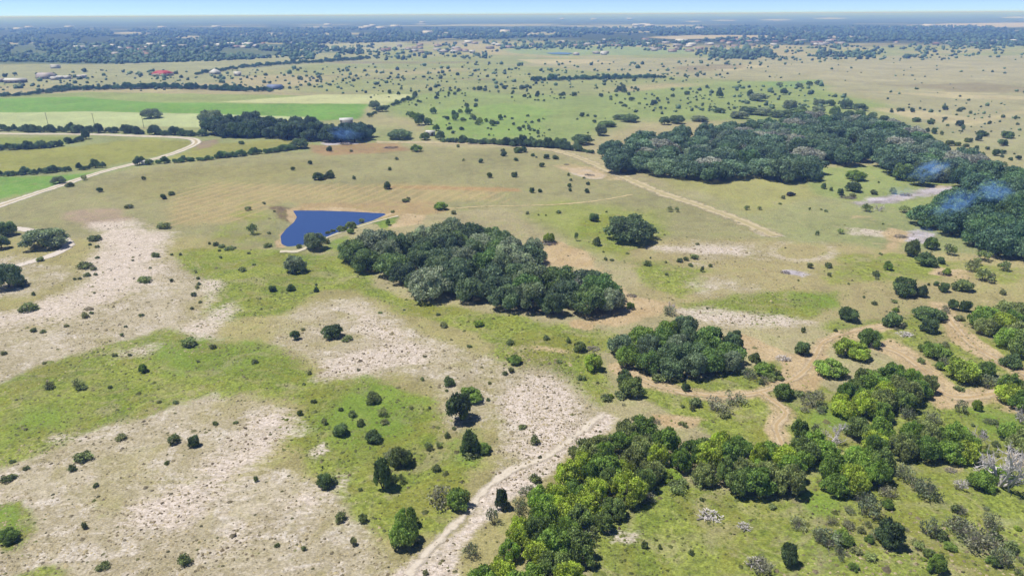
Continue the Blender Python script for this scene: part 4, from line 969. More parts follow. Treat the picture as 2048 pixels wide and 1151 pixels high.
# foreground and right-hand plants
for k, x, y, a, b in [('shrub', 78, 523, 18, 10), ('shrub', 165, 538, 32, 12), ('shrub', 185, 541, 16, 8), ('shrub', 172, 553, 15, 8), ('shrub', 310, 515, 17, 11), ('shrub', 193, 517, 11, 5), ('shrub', 286, 566, 30, 11), ('shrub', 50, 624, 40, 18), ('shrub', 65, 664, 15, 9), ('shrub', 168, 636, 16, 12), ('shrub', 182, 628, 10, 6), ('shrub', 84, 666, 14, 4), ('shrub', 131, 654, 12, 6),
    ('shrub', 343, 564, 9, 8), ('shrub', 390, 546, 8, 6), ('shrub', 395, 559, 9, 6), ('shrub', 397, 570, 9, 6), ('shrub', 393, 577, 11, 7), ('shrub', 386, 593, 12, 9), ('shrub', 399, 606, 9, 5), ('shrub', 383, 619, 10, 6), ('shrub', 148, 560, 8, 5), ('shrub', 158, 559, 9, 5), ('shrub', 360, 511, 8, 6), ('shrub', 343, 511, 7, 5), ('shrub', 484, 543, 20, 8), ('shrub', 440, 517, 8, 6), ('shrub', 497, 508, 9, 5), ('shrub', 507, 531, 9, 5),
    ('shrub', 189, 551, 10, 5), ('shrub', 265, 522, 6, 4), ('shrub', 300, 537, 6, 4), ('shrub', 188, 587, 6, 4), ('shrub', 66, 591, 8, 8),
    ('air', 375, 694, 34, 20), ('shrub', 377, 696, 30, 10), ('shrub', 424, 698, 17, 11), ('shrub', 243, 672, 9, 7), ('elm', 285, 746, 17, 20), ('shrub', 290, 745, 16, 8), ('shrub', 95, 779, 23, 15), ('shrub', 158, 782, 26, 12), ('air', 152, 778, 26, 22), ('shrub', 219, 777, 11, 7), ('shrub', 395, 725, 9, 6), ('shrub', 508, 727, 15, 9), ('shrub', 5, 710, 14, 9), ('shrub', 258, 712, 8, 6), ('shrub', 228, 713, 12, 8), ('shrub', 281, 633, 12, 6), ('shrub', 250, 655, 8, 5), ('shrub', 86, 728, 10, 5), ('shrub', 317, 806, 12, 6),
    ('jun', 543, 584, 18, 13), ('jun', 581, 582, 19, 14), ('jun', 632, 584, 14, 11), ('shrub', 631, 571, 8, 5), ('jun', 661, 678, 46, 29), ('jun', 590, 681, 22, 20), ('shrub', 606, 661, 9, 6), ('shrub', 694, 683, 24, 6), ('shrub', 619, 749, 10, 8), ('shrub', 888, 655, 19, 12), ('elm', 956, 654, 24, 15), ('shrub', 938, 695, 12, 6), ('shrub', 760, 627, 10, 4), ('shrub', 876, 631, 12, 5), ('shrub', 808, 621, 7, 4), ('shrub', 845, 761, 11, 7), ('jun', 898, 772, 30, 18), ('shrub', 979, 768, 9, 6), ('shrub', 1010, 750, 14, 8), ('shrub', 893, 783, 8, 5), ('shrub', 976, 802, 9, 7), ('shrub', 607, 770, 9, 5),
    ('elm', 940, 806, 54, 30), ('jun', 921, 850, 66, 62), ('jun', 940, 910, 42, 48), ('elm', 968, 908, 32, 22), ('shrub', 945, 915, 40, 10), ('jun', 800, 938, 54, 42), ('grey', 778, 925, 34, 26), ('jun', 763, 983, 44, 62), ('shrub', 785, 964, 18, 16), ('air', 802, 968, 22, 20), ('shrub', 872, 943, 22, 14), ('air', 856, 901, 20, 18), ('air', 876, 896, 18, 14), ('shrub', 894, 876, 14, 12), ('shrub', 908, 859, 10, 6),
    ('jun', 680, 875, 42, 26), ('jun', 745, 887, 42, 24), ('jun', 745, 807, 42, 22), ('shrub', 649, 849, 15, 13), ('shrub', 704, 835, 18, 14), ('shrub', 721, 853, 20, 14), ('air', 766, 834, 25, 18), ('shrub', 768, 849, 20, 9), ('jun', 599, 831, 14, 12), ('shrub', 681, 822, 12, 8), ('shrub', 823, 818, 10, 6), ('shrub', 626, 807, 14, 9), ('shrub', 859, 818, 6, 6),
    ('grey', 880, 1018, 70, 44), ('elm', 915, 1022, 52, 44), ('elm', 810, 1062, 50, 46), ('elm', 806, 1100, 70, 56), ('jun', 1003, 1020, 30, 42), ('shrub', 1010, 1018, 28, 18), ('jun', 648, 978, 36, 30), ('shrub', 664, 972, 26, 16), ('shrub', 680, 1044, 26, 20), ('shrub', 724, 1046, 22, 18), ('shrub', 706, 1092, 16, 18), ('shrub', 607, 1101, 14, 10), ('shrub', 553, 1094, 12, 8), ('shrub', 645, 937, 5, 7), ('shrub', 720, 982, 10, 7), ('shrub', 850, 1150, 14, 10),
    ('shrub', 238, 881, 28, 11), ('shrub', 343, 889, 28, 20), ('jun', 386, 895, 28, 24), ('shrub', 162, 924, 36, 20), ('shrub', 142, 943, 18, 14), ('shrub', 190, 975, 14, 9), ('elm', 10, 1088, 44, 30), ('shrub', 366, 1132, 30, 22), ('shrub', 203, 1140, 26, 14), ('shrub', 332, 929, 12, 8), ('shrub', 350, 808, 14, 8), ('shrub', 10, 965, 30, 10), ('shrub', 511, 963, 10, 12), ('shrub', 430, 850, 14, 8), ('shrub', 168, 1058, 12, 16), ('shrub', 50, 940, 16, 8), ('shrub', 470, 848, 12, 6), ('shrub', 22, 926, 14, 6),
    ('shrub', 1020, 690, 18, 12), ('elm', 1030, 730, 30, 20), ('shrub', 1022, 746, 16, 12), ('shrub', 1093, 680, 18, 9), ('shrub', 1137, 686, 11, 12), ('jun', 1160, 705, 30, 22), ('elm', 1188, 743, 40, 36), ('shrub', 1118, 727, 14, 8), ('shrub', 1164, 761, 20, 12), ('shrub', 1195, 767, 8, 5), ('jun', 1250, 770, 36, 30), ('elm', 1264, 796, 54, 44), ('shrub', 1213, 803, 26, 14), ('shrub', 1244, 798, 34, 16), ('jun', 1373, 783, 21, 18), ('shrub', 1391, 814, 34, 18), ('grey', 1440, 830, 62, 34), ('grey', 1475, 812, 50, 26), ('shrub', 1450, 836, 30, 16), ('shrub', 1385, 822, 12, 12), ('shrub', 1365, 815, 10, 6), ('shrub', 1070, 889, 22, 18), ('shrub', 1045, 858, 18, 8),
    ('shrub', 1295, 532, 19, 11), ('shrub', 1360, 525, 16, 10), ('shrub', 1372, 522, 14, 9), ('shrub', 1391, 519, 21, 11), ('shrub', 1382, 533, 12, 7), ('shrub', 1405, 544, 9, 12), ('shrub', 1334, 551, 9, 6), ('shrub', 1421, 534, 10, 7), ('shrub', 1332, 526, 6, 5), ('shrub', 1301, 517, 5, 4), ('shrub', 1212, 521, 10, 7), ('shrub', 1224, 522, 10, 5), ('shrub', 1255, 508, 8, 4), ('shrub', 1207, 505, 5, 4), ('shrub', 1395, 490, 10, 5),
    ('elm', 1378, 650, 25, 19), ('jun', 1475, 673, 21, 14), ('jun', 1479, 700, 20, 22), ('elm', 1262, 619, 18, 16), ('jun', 1511, 726, 26, 20), ('elm', 1532, 754, 44, 30), ('grey', 1340, 632, 32, 22), ('shrub', 1414, 618, 6, 5), ('grey', 1500, 757, 40, 18), ('grey', 1465, 744, 36, 18), ('shrub', 1320, 765, 36, 14), ('shrub', 1352, 764, 26, 12),
    ('jun', 1608, 713, 36, 30), ('elm', 1570, 801, 46, 36), ('shrub', 1600, 793, 24, 12), ('elm', 1545, 760, 30, 18), ('jun', 1828, 514, 34, 36), ('jun', 1858, 534, 44, 28), ('jun', 1884, 528, 20, 14), ('elm', 1866, 500, 28, 28), ('elm', 1778, 541, 20, 20), ('shrub', 1754, 553, 16, 12), ('shrub', 1756, 559, 11, 6), ('jun', 1816, 595, 54, 38), ('jun', 1846, 595, 24, 26), ('jun', 1892, 585, 24, 20), ('jun', 1936, 585, 54, 22), ('jun', 1875, 572, 14, 10), ('shrub', 1858, 571, 6, 6),
    ('jun', 1703, 644, 46, 30), ('jun', 1792, 656, 48, 30), ('jun', 1868, 644, 64, 30), ('jun', 1866, 668, 42, 30), ('shrub', 1750, 610, 13, 8), ('shrub', 1790, 606, 15, 7), ('shrub', 1658, 536, 15, 12), ('shrub', 1622, 537, 15, 13), ('shrub', 1659, 553, 10, 9), ('shrub', 1763, 510, 9, 5), ('shrub', 1698, 569, 6, 4), ('shrub', 1729, 596, 7, 5), ('elm', 1896, 551, 18, 16),
    ('air', 1902, 511, 26, 24), ('air', 1972, 524, 36, 24), ('air', 1948, 545, 30, 26), ('air', 2012, 543, 26, 22), ('air', 1976, 565, 42, 28), ('air', 1958, 532, 22, 18), ('shrub', 2008, 590, 14, 12), ('jun', 1910, 620, 24, 22), ('jun', 1932, 624, 26, 24), ('shrub', 1922, 642, 22, 12), ('shrub', 1607, 665, 9, 12), ('shrub', 1597, 562, 0.1 + 5, 4),
    ('elm', 1745, 694, 50, 40), ('elm', 1700, 718, 56, 44), ('elm', 1724, 722, 50, 36), ('elm', 1668, 758, 76, 40), ('elm', 1862, 712, 36, 30), ('elm', 1885, 722, 54, 34), ('grey', 1898, 735, 40, 22), ('elm', 1935, 768, 74, 52), ('elm', 1978, 756, 40, 36), ('shrub', 1845, 727, 16, 12), ('elm', 1882, 740, 20, 18), ('jun', 2030, 738, 40, 30), ('grey', 1985, 780, 48, 32), ('elm', 2024, 792, 46, 48), ('shrub', 1922, 782, 22, 10), ('shrub', 2030, 740, 10, 12), ('elm', 1955, 822, 20, 26), ('grey', 1925, 828, 26, 30), ('grey', 1870, 850, 40, 28), ('grey', 1820, 840, 40, 30),
    ('elm', 1745, 780, 60, 44), ('grey', 1620, 815, 36, 34), ('elm', 1602, 880, 40, 44), ('grey', 1640, 800, 30, 20),
    ('jun', 1786, 1100, 60, 62), ('jun', 1580, 1134, 38, 44), ('grey', 1665, 1100, 60, 40), ('elm', 1690, 1092, 46, 28), ('grey', 1640, 1085, 36, 30), ('grey', 1866, 1075, 44, 40), ('grey', 1935, 1080, 70, 40), ('grey', 1970, 1110, 76, 54), ('grey', 1920, 1062, 40, 32), ('grey', 2010, 1140, 50, 46), ('elm', 1880, 1150, 44, 40), ('grey', 1745, 1040, 50, 48), ('grey', 1730, 1015, 36, 34), ('grey', 1862, 1005, 62, 46), ('grey', 1815, 965, 44, 36), ('grey', 1840, 985, 40, 30), ('grey', 1780, 1000, 40, 28), ('elm', 1778, 1020, 26, 22), ('grey', 1925, 1030, 30, 20), ('shrub', 1840, 1095, 30, 14), ('shrub', 1715, 1110, 26, 14),
    ('grey', 1525, 1150, 60, 36), ('shrub', 1290, 1098, 16, 16), ('shrub', 1320, 1098, 10, 10), ('shrub', 1404, 1002, 10, 8), ('shrub', 1383, 1110, 16, 10), ('shrub', 1545, 1018, 20, 10), ('air', 1360, 985, 50, 26), ('air', 1400, 975, 44, 22), ('elm', 1345, 965, 40, 26), ('air', 1180, 1080, 40, 28), ('grey', 1700, 1060, 30, 22), ('grey', 1600, 1060, 40, 24), ('grey', 1990, 1060, 44, 34), ('shrub', 1240, 1030, 30, 16), ('grey', 1300, 1005, 34, 20), ('grey', 985, 1050, 30, 36), ('grey', 940, 1118, 36, 34), ('grey', 1040, 1030, 34, 34)]:
    S(k, x, y, a, b)
# low mixed brush along the right-hand slopes
rb = random.Random(77)
for poly, n in (([(1640, 1010), (1760, 985), (1900, 960), (2060, 1040), (2060, 1150), (1660, 1150)], 34), ([(1890, 830), (2050, 830), (2050, 900), (1960, 930), (1900, 900)], 14), ([(1600, 800), (1680, 790), (1650, 860), (1600, 870)], 6),
                ([(1640, 640), (1860, 600), (1960, 640), (1900, 700), (1700, 690)], 10), ([(1000, 1000), (1080, 960), (1140, 930), (1020, 1060)], 7), ([(1200, 760), (1260, 800), (1420, 870), (1330, 880), (1230, 850)], 8), ([(1470, 730), (1570, 740), (1560, 775), (1480, 770)], 8)):
    aa = np.array(poly)
    for q in range(n):
        while True:
            x, y = rb.uniform(aa[:, 0].min(), aa[:, 0].max()), rb.uniform(aa[:, 1].min(), aa[:, 1].max())
            if poly_sd(np.array([x]), np.array([y]), poly)[0] < 0: break
        wpx = rb.uniform(12, 34) * (0.5 + 0.5 * (y - 500) / 650)
        S(rb.choice(['grey', 'grey', 'shrub', 'elm', 'air', 'shrub']), x, y, wpx, wpx * rb.uniform(0.5, 0.8))
# the bleached dead trees
plant_px('deadf', 1672, 905, 84, 66, 'bleached white dead tree rising out of the thicket', None, 'dead_tree')
plant_px('deadf', 2032, 1000, 160, 140, 'big bleached dead tree sprawling over the thicket, red soil behind', None, 'dead_tree')
plant_px('deadf', 1960, 900, 56, 46, 'grey dead tree beside the dark green thicket', None, 'dead_tree')
plant_px('dead', 1762, 424, 26, 18, 'leaning dead tree beside the grey ash streak', None, 'dead_tree')
plant_px('dead', 1345, 622, 24, 22, 'bare grey tree above the thicket at the dirt patch', None, 'dead_tree')
plant_px('deadf', 2048, 850, 36, 40, 'white dead snag standing up from the leafy trees', None, 'dead_tree')
plant_px('deadf', 1930, 985, 50, 36, 'white dead branches at the left end of the low thicket', None, 'dead_tree')

for x, y, a, b in [(1555, 297, 46, 26), (1592, 312, 46, 26), (1485, 318, 38, 22), (1645, 318, 44, 24), (1425, 308, 36, 20), (1745, 308, 44, 22), (1508, 302, 36, 20), (1700, 322, 40, 20), (1985, 400, 44, 30)]:
    lab = 'half-bare grey tree standing among the oaks of the ' + ('smoky wood' if x > 1900 else 'long wood')
    plant_px('grey', x, y, a, b + 10, lab, lab, 'bare_tree', 'tree', (104, 104, 98))
plant_px('deadf', 840, 492, 40, 40, 'bleached dead tree poking out of the dam grove', None, 'dead_tree')
plant_px('grey', 1165, 592, 60, 52, 'half-bare grey tree at the bare-earth end of the dam grove', None, 'bare_tree', 'tree', (100, 102, 92))
# ------------------------------------------------------------------ brush piles
def pile_mesh(seed, mat, n=70):
    r = np.random.default_rng(seed); parts = []
    for i in range(n):
        a = r.uniform(0, 6.28); rr = math.sqrt(r.random()) * 0.8
        c = np.array([rr * math.cos(a), rr * math.sin(a), (1 - rr) * r.uniform(0, 0.85) + 0.05])
        d = r.normal(size=3); d[2] *= 0.35; d /= np.linalg.norm(d); L = r.uniform(0.2, 0.55)
        e = c + d * L * 0.5 + r.normal(size=3) * 0.05
        parts.append(tube([c - d * L * 0.5, c + r.normal(size=3) * 0.03, e], [0.03, 0.025, 0.01], 4))
    V, F = join(parts); V[:, 2] = np.maximum(V[:, 2], -0.05)
    return mesh_np('branches', V, [F], mat, True)
PILES = {'dead': [pile_mesh(1, MAT_DEAD), pile_mesh(2, MAT_DEAD)], 'char': [pile_mesh(3, MAT_CHAR), pile_mesh(4, MAT_CHAR)], 'grey': [pile_mesh(5, MAT_GREYTWIG), pile_mesh(6, MAT_GREYTWIG)]}
def log_mesh():
    V, F = tube([(-0.5, 0, 0), (0, 0.03, 0.02), (0.5, -0.02, 0)], [0.06, 0.055, 0.045], 7)
    return mesh_np('log', V, [F], MAT_GREYTWIG, True)
LOGM = log_mesh()
def pile(px, py, wpx, hpx, mat, label):
    p, mpp, s = scale_at(px, py)
    root = link('brush_pile', None); wid = wpx * mpp
    root.location = (p[0], p[1] + wid * 0.25, T(p[0], p[1] + wid * 0.25) - 0.02)
    root.scale = (wid / 2, wid / 2 * 0.8, max(0.7, hpx * mpp * 0.8)); root.rotation_euler = (0, 0, random.uniform(-0.4, 0.4))
    link('branches', random.choice(PILES[mat]), root)
    for j in range(3):
        lg = link('log', LOGM, root); lg.location = (random.uniform(-0.5, 0.5), random.uniform(-0.6, 0.2), 0.12 + 0.1 * j); lg.rotation_euler = (0, 0, random.uniform(0, 3.1)); lg.scale = (1.1, 1, 1)
    tag(root, label, 'brush pile')
pile(1098, 490, 44, 12, 'char', 'charred pile of branches heaped round the small green tree')
pile(1186, 702, 36, 12, 'grey', 'grey heap of cut branches left of the thicket')
pile(1264, 594, 26, 9, 'char', 'dark log pile on the bare earth right of the oak grove')
pile(1180, 352, 26, 6, 'grey', 'low brush pile on the white scraped patch by the dirt road')
pile(1133, 330, 14, 4, 'grey', 'small brown brush heap beside the dirt road')
pile(1806, 476, 34, 10, 'grey', 'brush pile on reddish ground below the smoky wood')
pile(1572, 547, 24, 7, 'char', 'burnt brush pile on white ash by the mown ring')
pile(1893, 552, 32, 14, 'char', 'brown brush pile on the scraped slope under the smoky wood')
pile(1570, 722, 38, 16, 'dead', 'pale heap of dead branches at the meeting of the sandy tracks')
pile(1815, 673, 40, 12, 'dead', 'pale fallen branches on the grass between the sandy tracks')
pile(1492, 1060, 36, 22, 'dead', 'bleached brush pile in the yellow-green glade')
pile(1425, 1042, 60, 20, 'dead', 'wide scatter of bleached sticks in the yellow-green glade')
pile(1520, 1140, 56, 26, 'dead', 'bleached brush pile at the low end of the glade')
pile(1700, 398, 40, 6, 'char', 'blackened brush remains at the near end of the ash streak')
pile(1815, 392, 30, 10, 'grey', 'grey burnt brush at the far end of the ash streak')
pile(690, 290, 36, 8, 'char', 'smouldering brush pile before the white-roofed barn')
pile(780, 297, 36, 5, 'char', 'dark row of brush remains on the tan pasture')
pile(1320, 762, 26, 8, 'grey', 'brown dead brush under the thicket beside the track')
pile(1905, 945, 30, 12, 'grey', 'pinkish grey brush left of the big dead tree')

# ------------------------------------------------------------------ bushes dotted over the far pastures
def in_px(poly, n, seed):
    r = np.random.default_rng(seed); a = np.array(poly); res = []
    while len(res) < n:
        X = r.uniform(a[:, 0].min(), a[:, 0].max(), n * 3); Y = r.uniform(a[:, 1].min(), a[:, 1].max(), n * 3)
        ok = poly_sd(X, Y, poly) < 0
        res += list(zip(X[ok], Y[ok]))
    return res[:n]
r = random.Random(5)
FP = [([(880, 285), (870, 225), (1000, 200), (1250, 190), (1420, 172), (1620, 172), (1590, 215), (1330, 232), (1240, 240), (1180, 290)], 150, (4.2, 8.5), 'round dark bush dotted over the green pasture beyond the dirt road'),
      ([(1760, 205), (2048, 235), (2048, 335), (1980, 320), (1880, 280), (1800, 240)], 42, (5, 12), 'dark bush dotted over the tan pasture beyond the long wood'),
      ([(700, 200), (760, 180), (1000, 175), (1300, 165), (1300, 185), (1000, 200), (850, 215)], 80, (4, 9), 'far dark bush dotted over the middle pasture')]
for poly, n, sz, lab in FP:
    for x, y in in_px(poly, n * 2, n):
        if fnoise(np.array([x / 45.0]), np.array([y / 16.0]), 77, 2)[0] < 0.47: continue
        a = r.uniform(*sz) * r.choice([0.55, 0.7, 0.85, 1, 1, 1.2, 1.7])
        plant_px('shrub' if a < 9 else 'jun', x, y, a, a * r.uniform(0.6, 0.85), lab, lab, 'pasture_bush', 'bush', r.choice([(74, 88, 62), (84, 96, 68), (66, 80, 58)]))

# ------------------------------------------------------------------ far trees, past counting
def blob_field(name, pts, label, cat, seed, rgb, mode='tree'):
    """pts: x, y, width, height. One mesh of small lumpy crowns."""
    r = np.random.default_rng(seed); pts = np.array(pts, float); n = len(pts)
    # half-dome of 2 rings of 5 plus a top
    base = []
    for rr_, zz in ((0.78, 0.05), (1.0, 0.42), (0.62, 0.85)):
        for s in range(6):
            t = 2 * math.pi * s / 6 + (0.5 if zz == 0.42 else 0); base.append((rr_ * math.cos(t), rr_ * math.sin(t), zz))
    base.append((0, 0, 1.0)); base = np.array(base)
    f4 = [(a * 6 + s, a * 6 + (s + 1) % 6, (a + 1) * 6 + (s + 1) % 6, (a + 1) * 6 + s) for a in (0, 1) for s in range(6)]
    f3 = [(12 + s, 12 + (s + 1) % 6, 18) for s in range(6)]
    B = base[None] * (1 + r.normal(size=(n, 19, 1)) * 0.17)
    a = r.uniform(0, 6.28, n); ca, sa = np.cos(a)[:, None], np.sin(a)[:, None]
    x = B[..., 0] * ca - B[..., 1] * sa; y = B[..., 0] * sa + B[..., 1] * ca
    z0 = terrain(pts[:, 0], pts[:, 1])
    V = np.stack([pts[:, 0:1] + x * pts[:, 2:3] / 2, pts[:, 1:2] + y * pts[:, 2:3] / 2, z0[:, None] - 0.1 + B[..., 2] * pts[:, 3:4]], -1).reshape(-1, 3)
    off = (np.arange(n) * 19)[:, None, None]
    F4 = (np.array(f4)[None] + off).reshape(-1, 4); F3 = (np.array(f3)[None] + off).reshape(-1, 3)
    tone = np.repeat(r.uniform(0.1, 0.8, n), 19) + r.normal(size=n * 19) * 0.15
    me = mesh_np(name, V, [F4, F3], MAT_LEAF, False, {'tone': ('FLOAT', np.clip(tone, 0, 1))})
    o = link(name, me); o.color = lc(rgb, 0); tag(o, label, cat, kind='stuff')
def px_pts(poly, n, wpx, seed, hf=(0.55, 0.8), clump=0.0):
    r = np.random.default_rng(seed); res = []
    for x, y in in_px(poly, n, seed):
        if clump and fnoise(np.array([x / 60.0]), np.array([y / 9.0]), 31, 3)[0] < clump: continue
        p = flat(x, y, 0.0)
        m = float((p - CAM) @ fwd) / FPX
        wd = r.uniform(*wpx) * m * r.choice([0.7, 1, 1, 1.4]); wd = min(wd, 16)
        res.append((p[0], p[1], wd, wd * r.uniform(*hf)))
    return res
pts = px_pts([(700, 190), (560, 165), (700, 128), (1000, 122), (1400, 118), (2048, 108), (2060, 116), (1700, 122), (1500, 140), (1420, 165), (1300, 165), (1000, 178)], 430, (3, 7), 1)
pts += px_pts([(1420, 165), (1500, 140), (1700, 122), (2060, 118), (2060, 200), (1760, 195), (1640, 168)], 45, (2.5, 6), 21)
pts += px_pts([(0, 190), (0, 150), (300, 140), (500, 140), (720, 130), (720, 175), (560, 180), (480, 176), (300, 182)], 260, (3, 8), 2)
pts += px_pts([(1720, 205), (1760, 195), (2048, 205), (2048, 300), (1880, 260)], 45, (3, 7), 3)
pts += px_pts([(1240, 235), (1300, 180), (1640, 165), (1720, 205), (1560, 222)], 160, (3, 9), 4)
blob_field('far_pasture_bushes', pts, 'small dark bushes speckled over the far pastures', 'bushes', 1, (74, 90, 68))
pts = px_pts([(650, 120), (620, 100), (800, 84), (1100, 80), (1400, 76), (1700, 78), (2060, 84), (2060, 118), (1750, 118), (1400, 120), (1380, 100), (1000, 98), (980, 118)], 1500, (3, 8), 5, clump=0.45)
pts += px_pts([(1420, 112), (1440, 100), (1530, 98), (1560, 112), (1500, 117)], 160, (5, 11), 6)
pts += px_pts([(1640, 105), (1760, 108), (1740, 116), (1620, 113)], 70, (4, 9), 7)
pts += px_pts([(1880, 84), (2060, 80), (2060, 95), (1900, 100)], 160, (4, 8), 8)
pts += px_pts([(1000, 98), (1000, 90), (1200, 84), (1400, 84), (1390, 92), (1180, 94)], 240, (4, 8), 14)
blob_field('town_trees', pts, 'dark trees mingled with the houses of the distant settlement', 'trees', 2, (64, 82, 64))
pts = px_pts([(-40, 128), (-40, 90), (200, 88), (420, 86), (640, 94), (740, 104), (700, 114), (560, 122), (420, 122), (250, 130)], 2600, (4, 9), 9, clump=0.4)
pts += px_pts([(180, 128), (260, 112), (420, 110), (560, 116), (440, 124), (260, 128)], 500, (4, 9), 10)
pts += px_pts([(-40, 128), (-40, 112), (170, 112), (160, 128)], 350, (4, 9), 11)
blob_field('wooded_belt', pts, 'dense dark wood left of the distant settlement', 'wood', 3, (58, 78, 58))
pts = px_pts([(-60, 88), (-60, 58), (500, 58), (1100, 56), (1400, 54), (2100, 52), (2100, 82), (1800, 80), (1740, 70), (1300, 72), (800, 84), (600, 90), (300, 86)], 6500, (4, 10), 12, clump=0.36)
pts += px_pts([(1380, 82), (1740, 62), (2100, 60), (2100, 80), (1750, 84)], 900, (4, 8), 13)
blob_field('distant_forest', pts, 'hazy blue forest stretching towards the horizon', 'forest', 4, (52, 70, 56))

# ------------------------------------------------------------------ grass tufts on the near ground
def tufts(name, label, cat, n, seed, layer, rgb, size, dmax=330, thr=0.25, tr=(0.1, 0.9)):
    r = np.random.default_rng(seed)
    # take ground vertices by layer weight, spread around them
    wgt = GL[layer].copy()
    sel = FRONT & (GD > 70) & (GD < dmax) & (np.abs(GX) < GY * 1.1 + 10)
    wgt = np.where(sel & (wgt > thr), wgt, 0) * GD ** 1.35 / 1e3
    wgt = wgt * (0.12 + sstep(0.42, 0.66, fnoise(GX / 14 + seed, GY / 14, 40 + seed, 3)) + 0.5 * sstep(0.5, 0.6, fnoise(GX / 4 + seed, GY / 4, 60 + seed, 2)))
    wgt /= wgt.sum()
    idx = r.choice(len(GX), n, p=wgt)
    x = GX[idx] + r.normal(size=n) * 0.9; y = GY[idx] + r.normal(size=n) * 1.2
    keep = poly_sd(x, y, POND) > 3
    x, y = x[keep], y[keep]; n = len(x)
    s = size * np.exp(r.normal(size=n) * 0.45); h = s * r.uniform(0.45, 0.9, n)
    z = terrain(x, y) - 0.03
    a0 = r.uniform(0, 6.28, n)
    V = np.zeros((n, 6, 3))
    for j in range(5):
        rr_ = s * r.uniform(0.6, 1.2, n)
        V[:, j, 0] = x + np.cos(a0 + j * 1.2566) * rr_; V[:, j, 1] = y + np.sin(a0 + j * 1.2566) * rr_; V[:, j, 2] = z
    V[:, 5, 0] = x + r.normal(size=n) * s * 0.3; V[:, 5, 1] = y + r.normal(size=n) * s * 0.3; V[:, 5, 2] = z + h
    off = (np.arange(n) * 6)[:, None, None]
    F = (np.array([(j, (j + 1) % 5, 5) for j in range(5)])[None] + off).reshape(-1, 3)
    tone = np.repeat(r.uniform(*tr, n), 6)
    me = mesh_np(name, V.reshape(-1, 3), [F], MAT_LEAF, False, {'tone': ('FLOAT', tone)})
    o = link(name, me); c = np.array(alb(*rgb)); o.color = (c[0], c[1], c[2], 1); tag(o, label, cat, kind='stuff')
tufts('chalk_tussocks', 'dark grass tussocks dotting the white chalky ground', 'grass', 4200, 1, 'chalk', (146, 130, 102), 0.16)
tufts('dry_tussocks', 'dry straw-coloured tussocks covering the slopes', 'grass', 22000, 2, 'dry', (200, 186, 148), 0.17)
tufts('green_tussocks', 'green grass tussocks of the near meadows', 'grass', 14000, 3, 'green', (146, 156, 80), 0.20, dmax=230)
GL['base'] = np.ones(len(GX))
tufts('pasture_tussocks', 'low weeds and tussocks scattered over all the near pasture', 'grass', 9000, 4, 'base', (138, 136, 90), 0.20, dmax=300)

# ------------------------------------------------------------------ buildings
WALLM = {}
def bmat(rgb, nm):
    k = (nm, rgb)
    if k not in WALLM: WALLM[k] = simple_mat(nm, alb(*rgb), 0.6, 0.3, 0.08, 0.6)
    return WALLM[k]
GLASS = simple_mat('window_glass', (0.05, 0.06, 0.08), 0.15, 0.5, 0.1)
def box_vf(x0, x1, y0, y1, z0, z1):
    V = np.array([(x, y, z) for z in (z0, z1) for x, y in ((x0, y0), (x1, y0), (x1, y1), (x0, y1))], float)
    F = np.array([(0, 3, 2, 1), (4, 5, 6, 7), (0, 1, 5, 4), (1, 2, 6, 5), (2, 3, 7, 6), (3, 0, 4, 7)])
    return V, F
def roof_vf(w, d, z, h, oh, hip=0.0):
    x, y = w / 2 + oh, d / 2 + oh; t = 0.15
    rx = x - hip * min(x, y)
    V = np.array([(-x, -y, z), (x, -y, z), (x, y, z), (-x, y, z), (-x, -y, z + t), (x, -y, z + t), (x, y, z + t), (-x, y, z + t), (-rx, 0, z + h), (rx, 0, z + h)], float)
    F4 = [(0, 3, 2, 1), (0, 1, 5, 4), (2, 3, 7, 6), (4, 5, 9, 8), (6, 7, 8, 9)]
    F4 += [(1, 2, 6, 5), (3, 0, 4, 7)]
    return V, np.array(F4), np.array([(5, 6, 9), (7, 4, 8)])
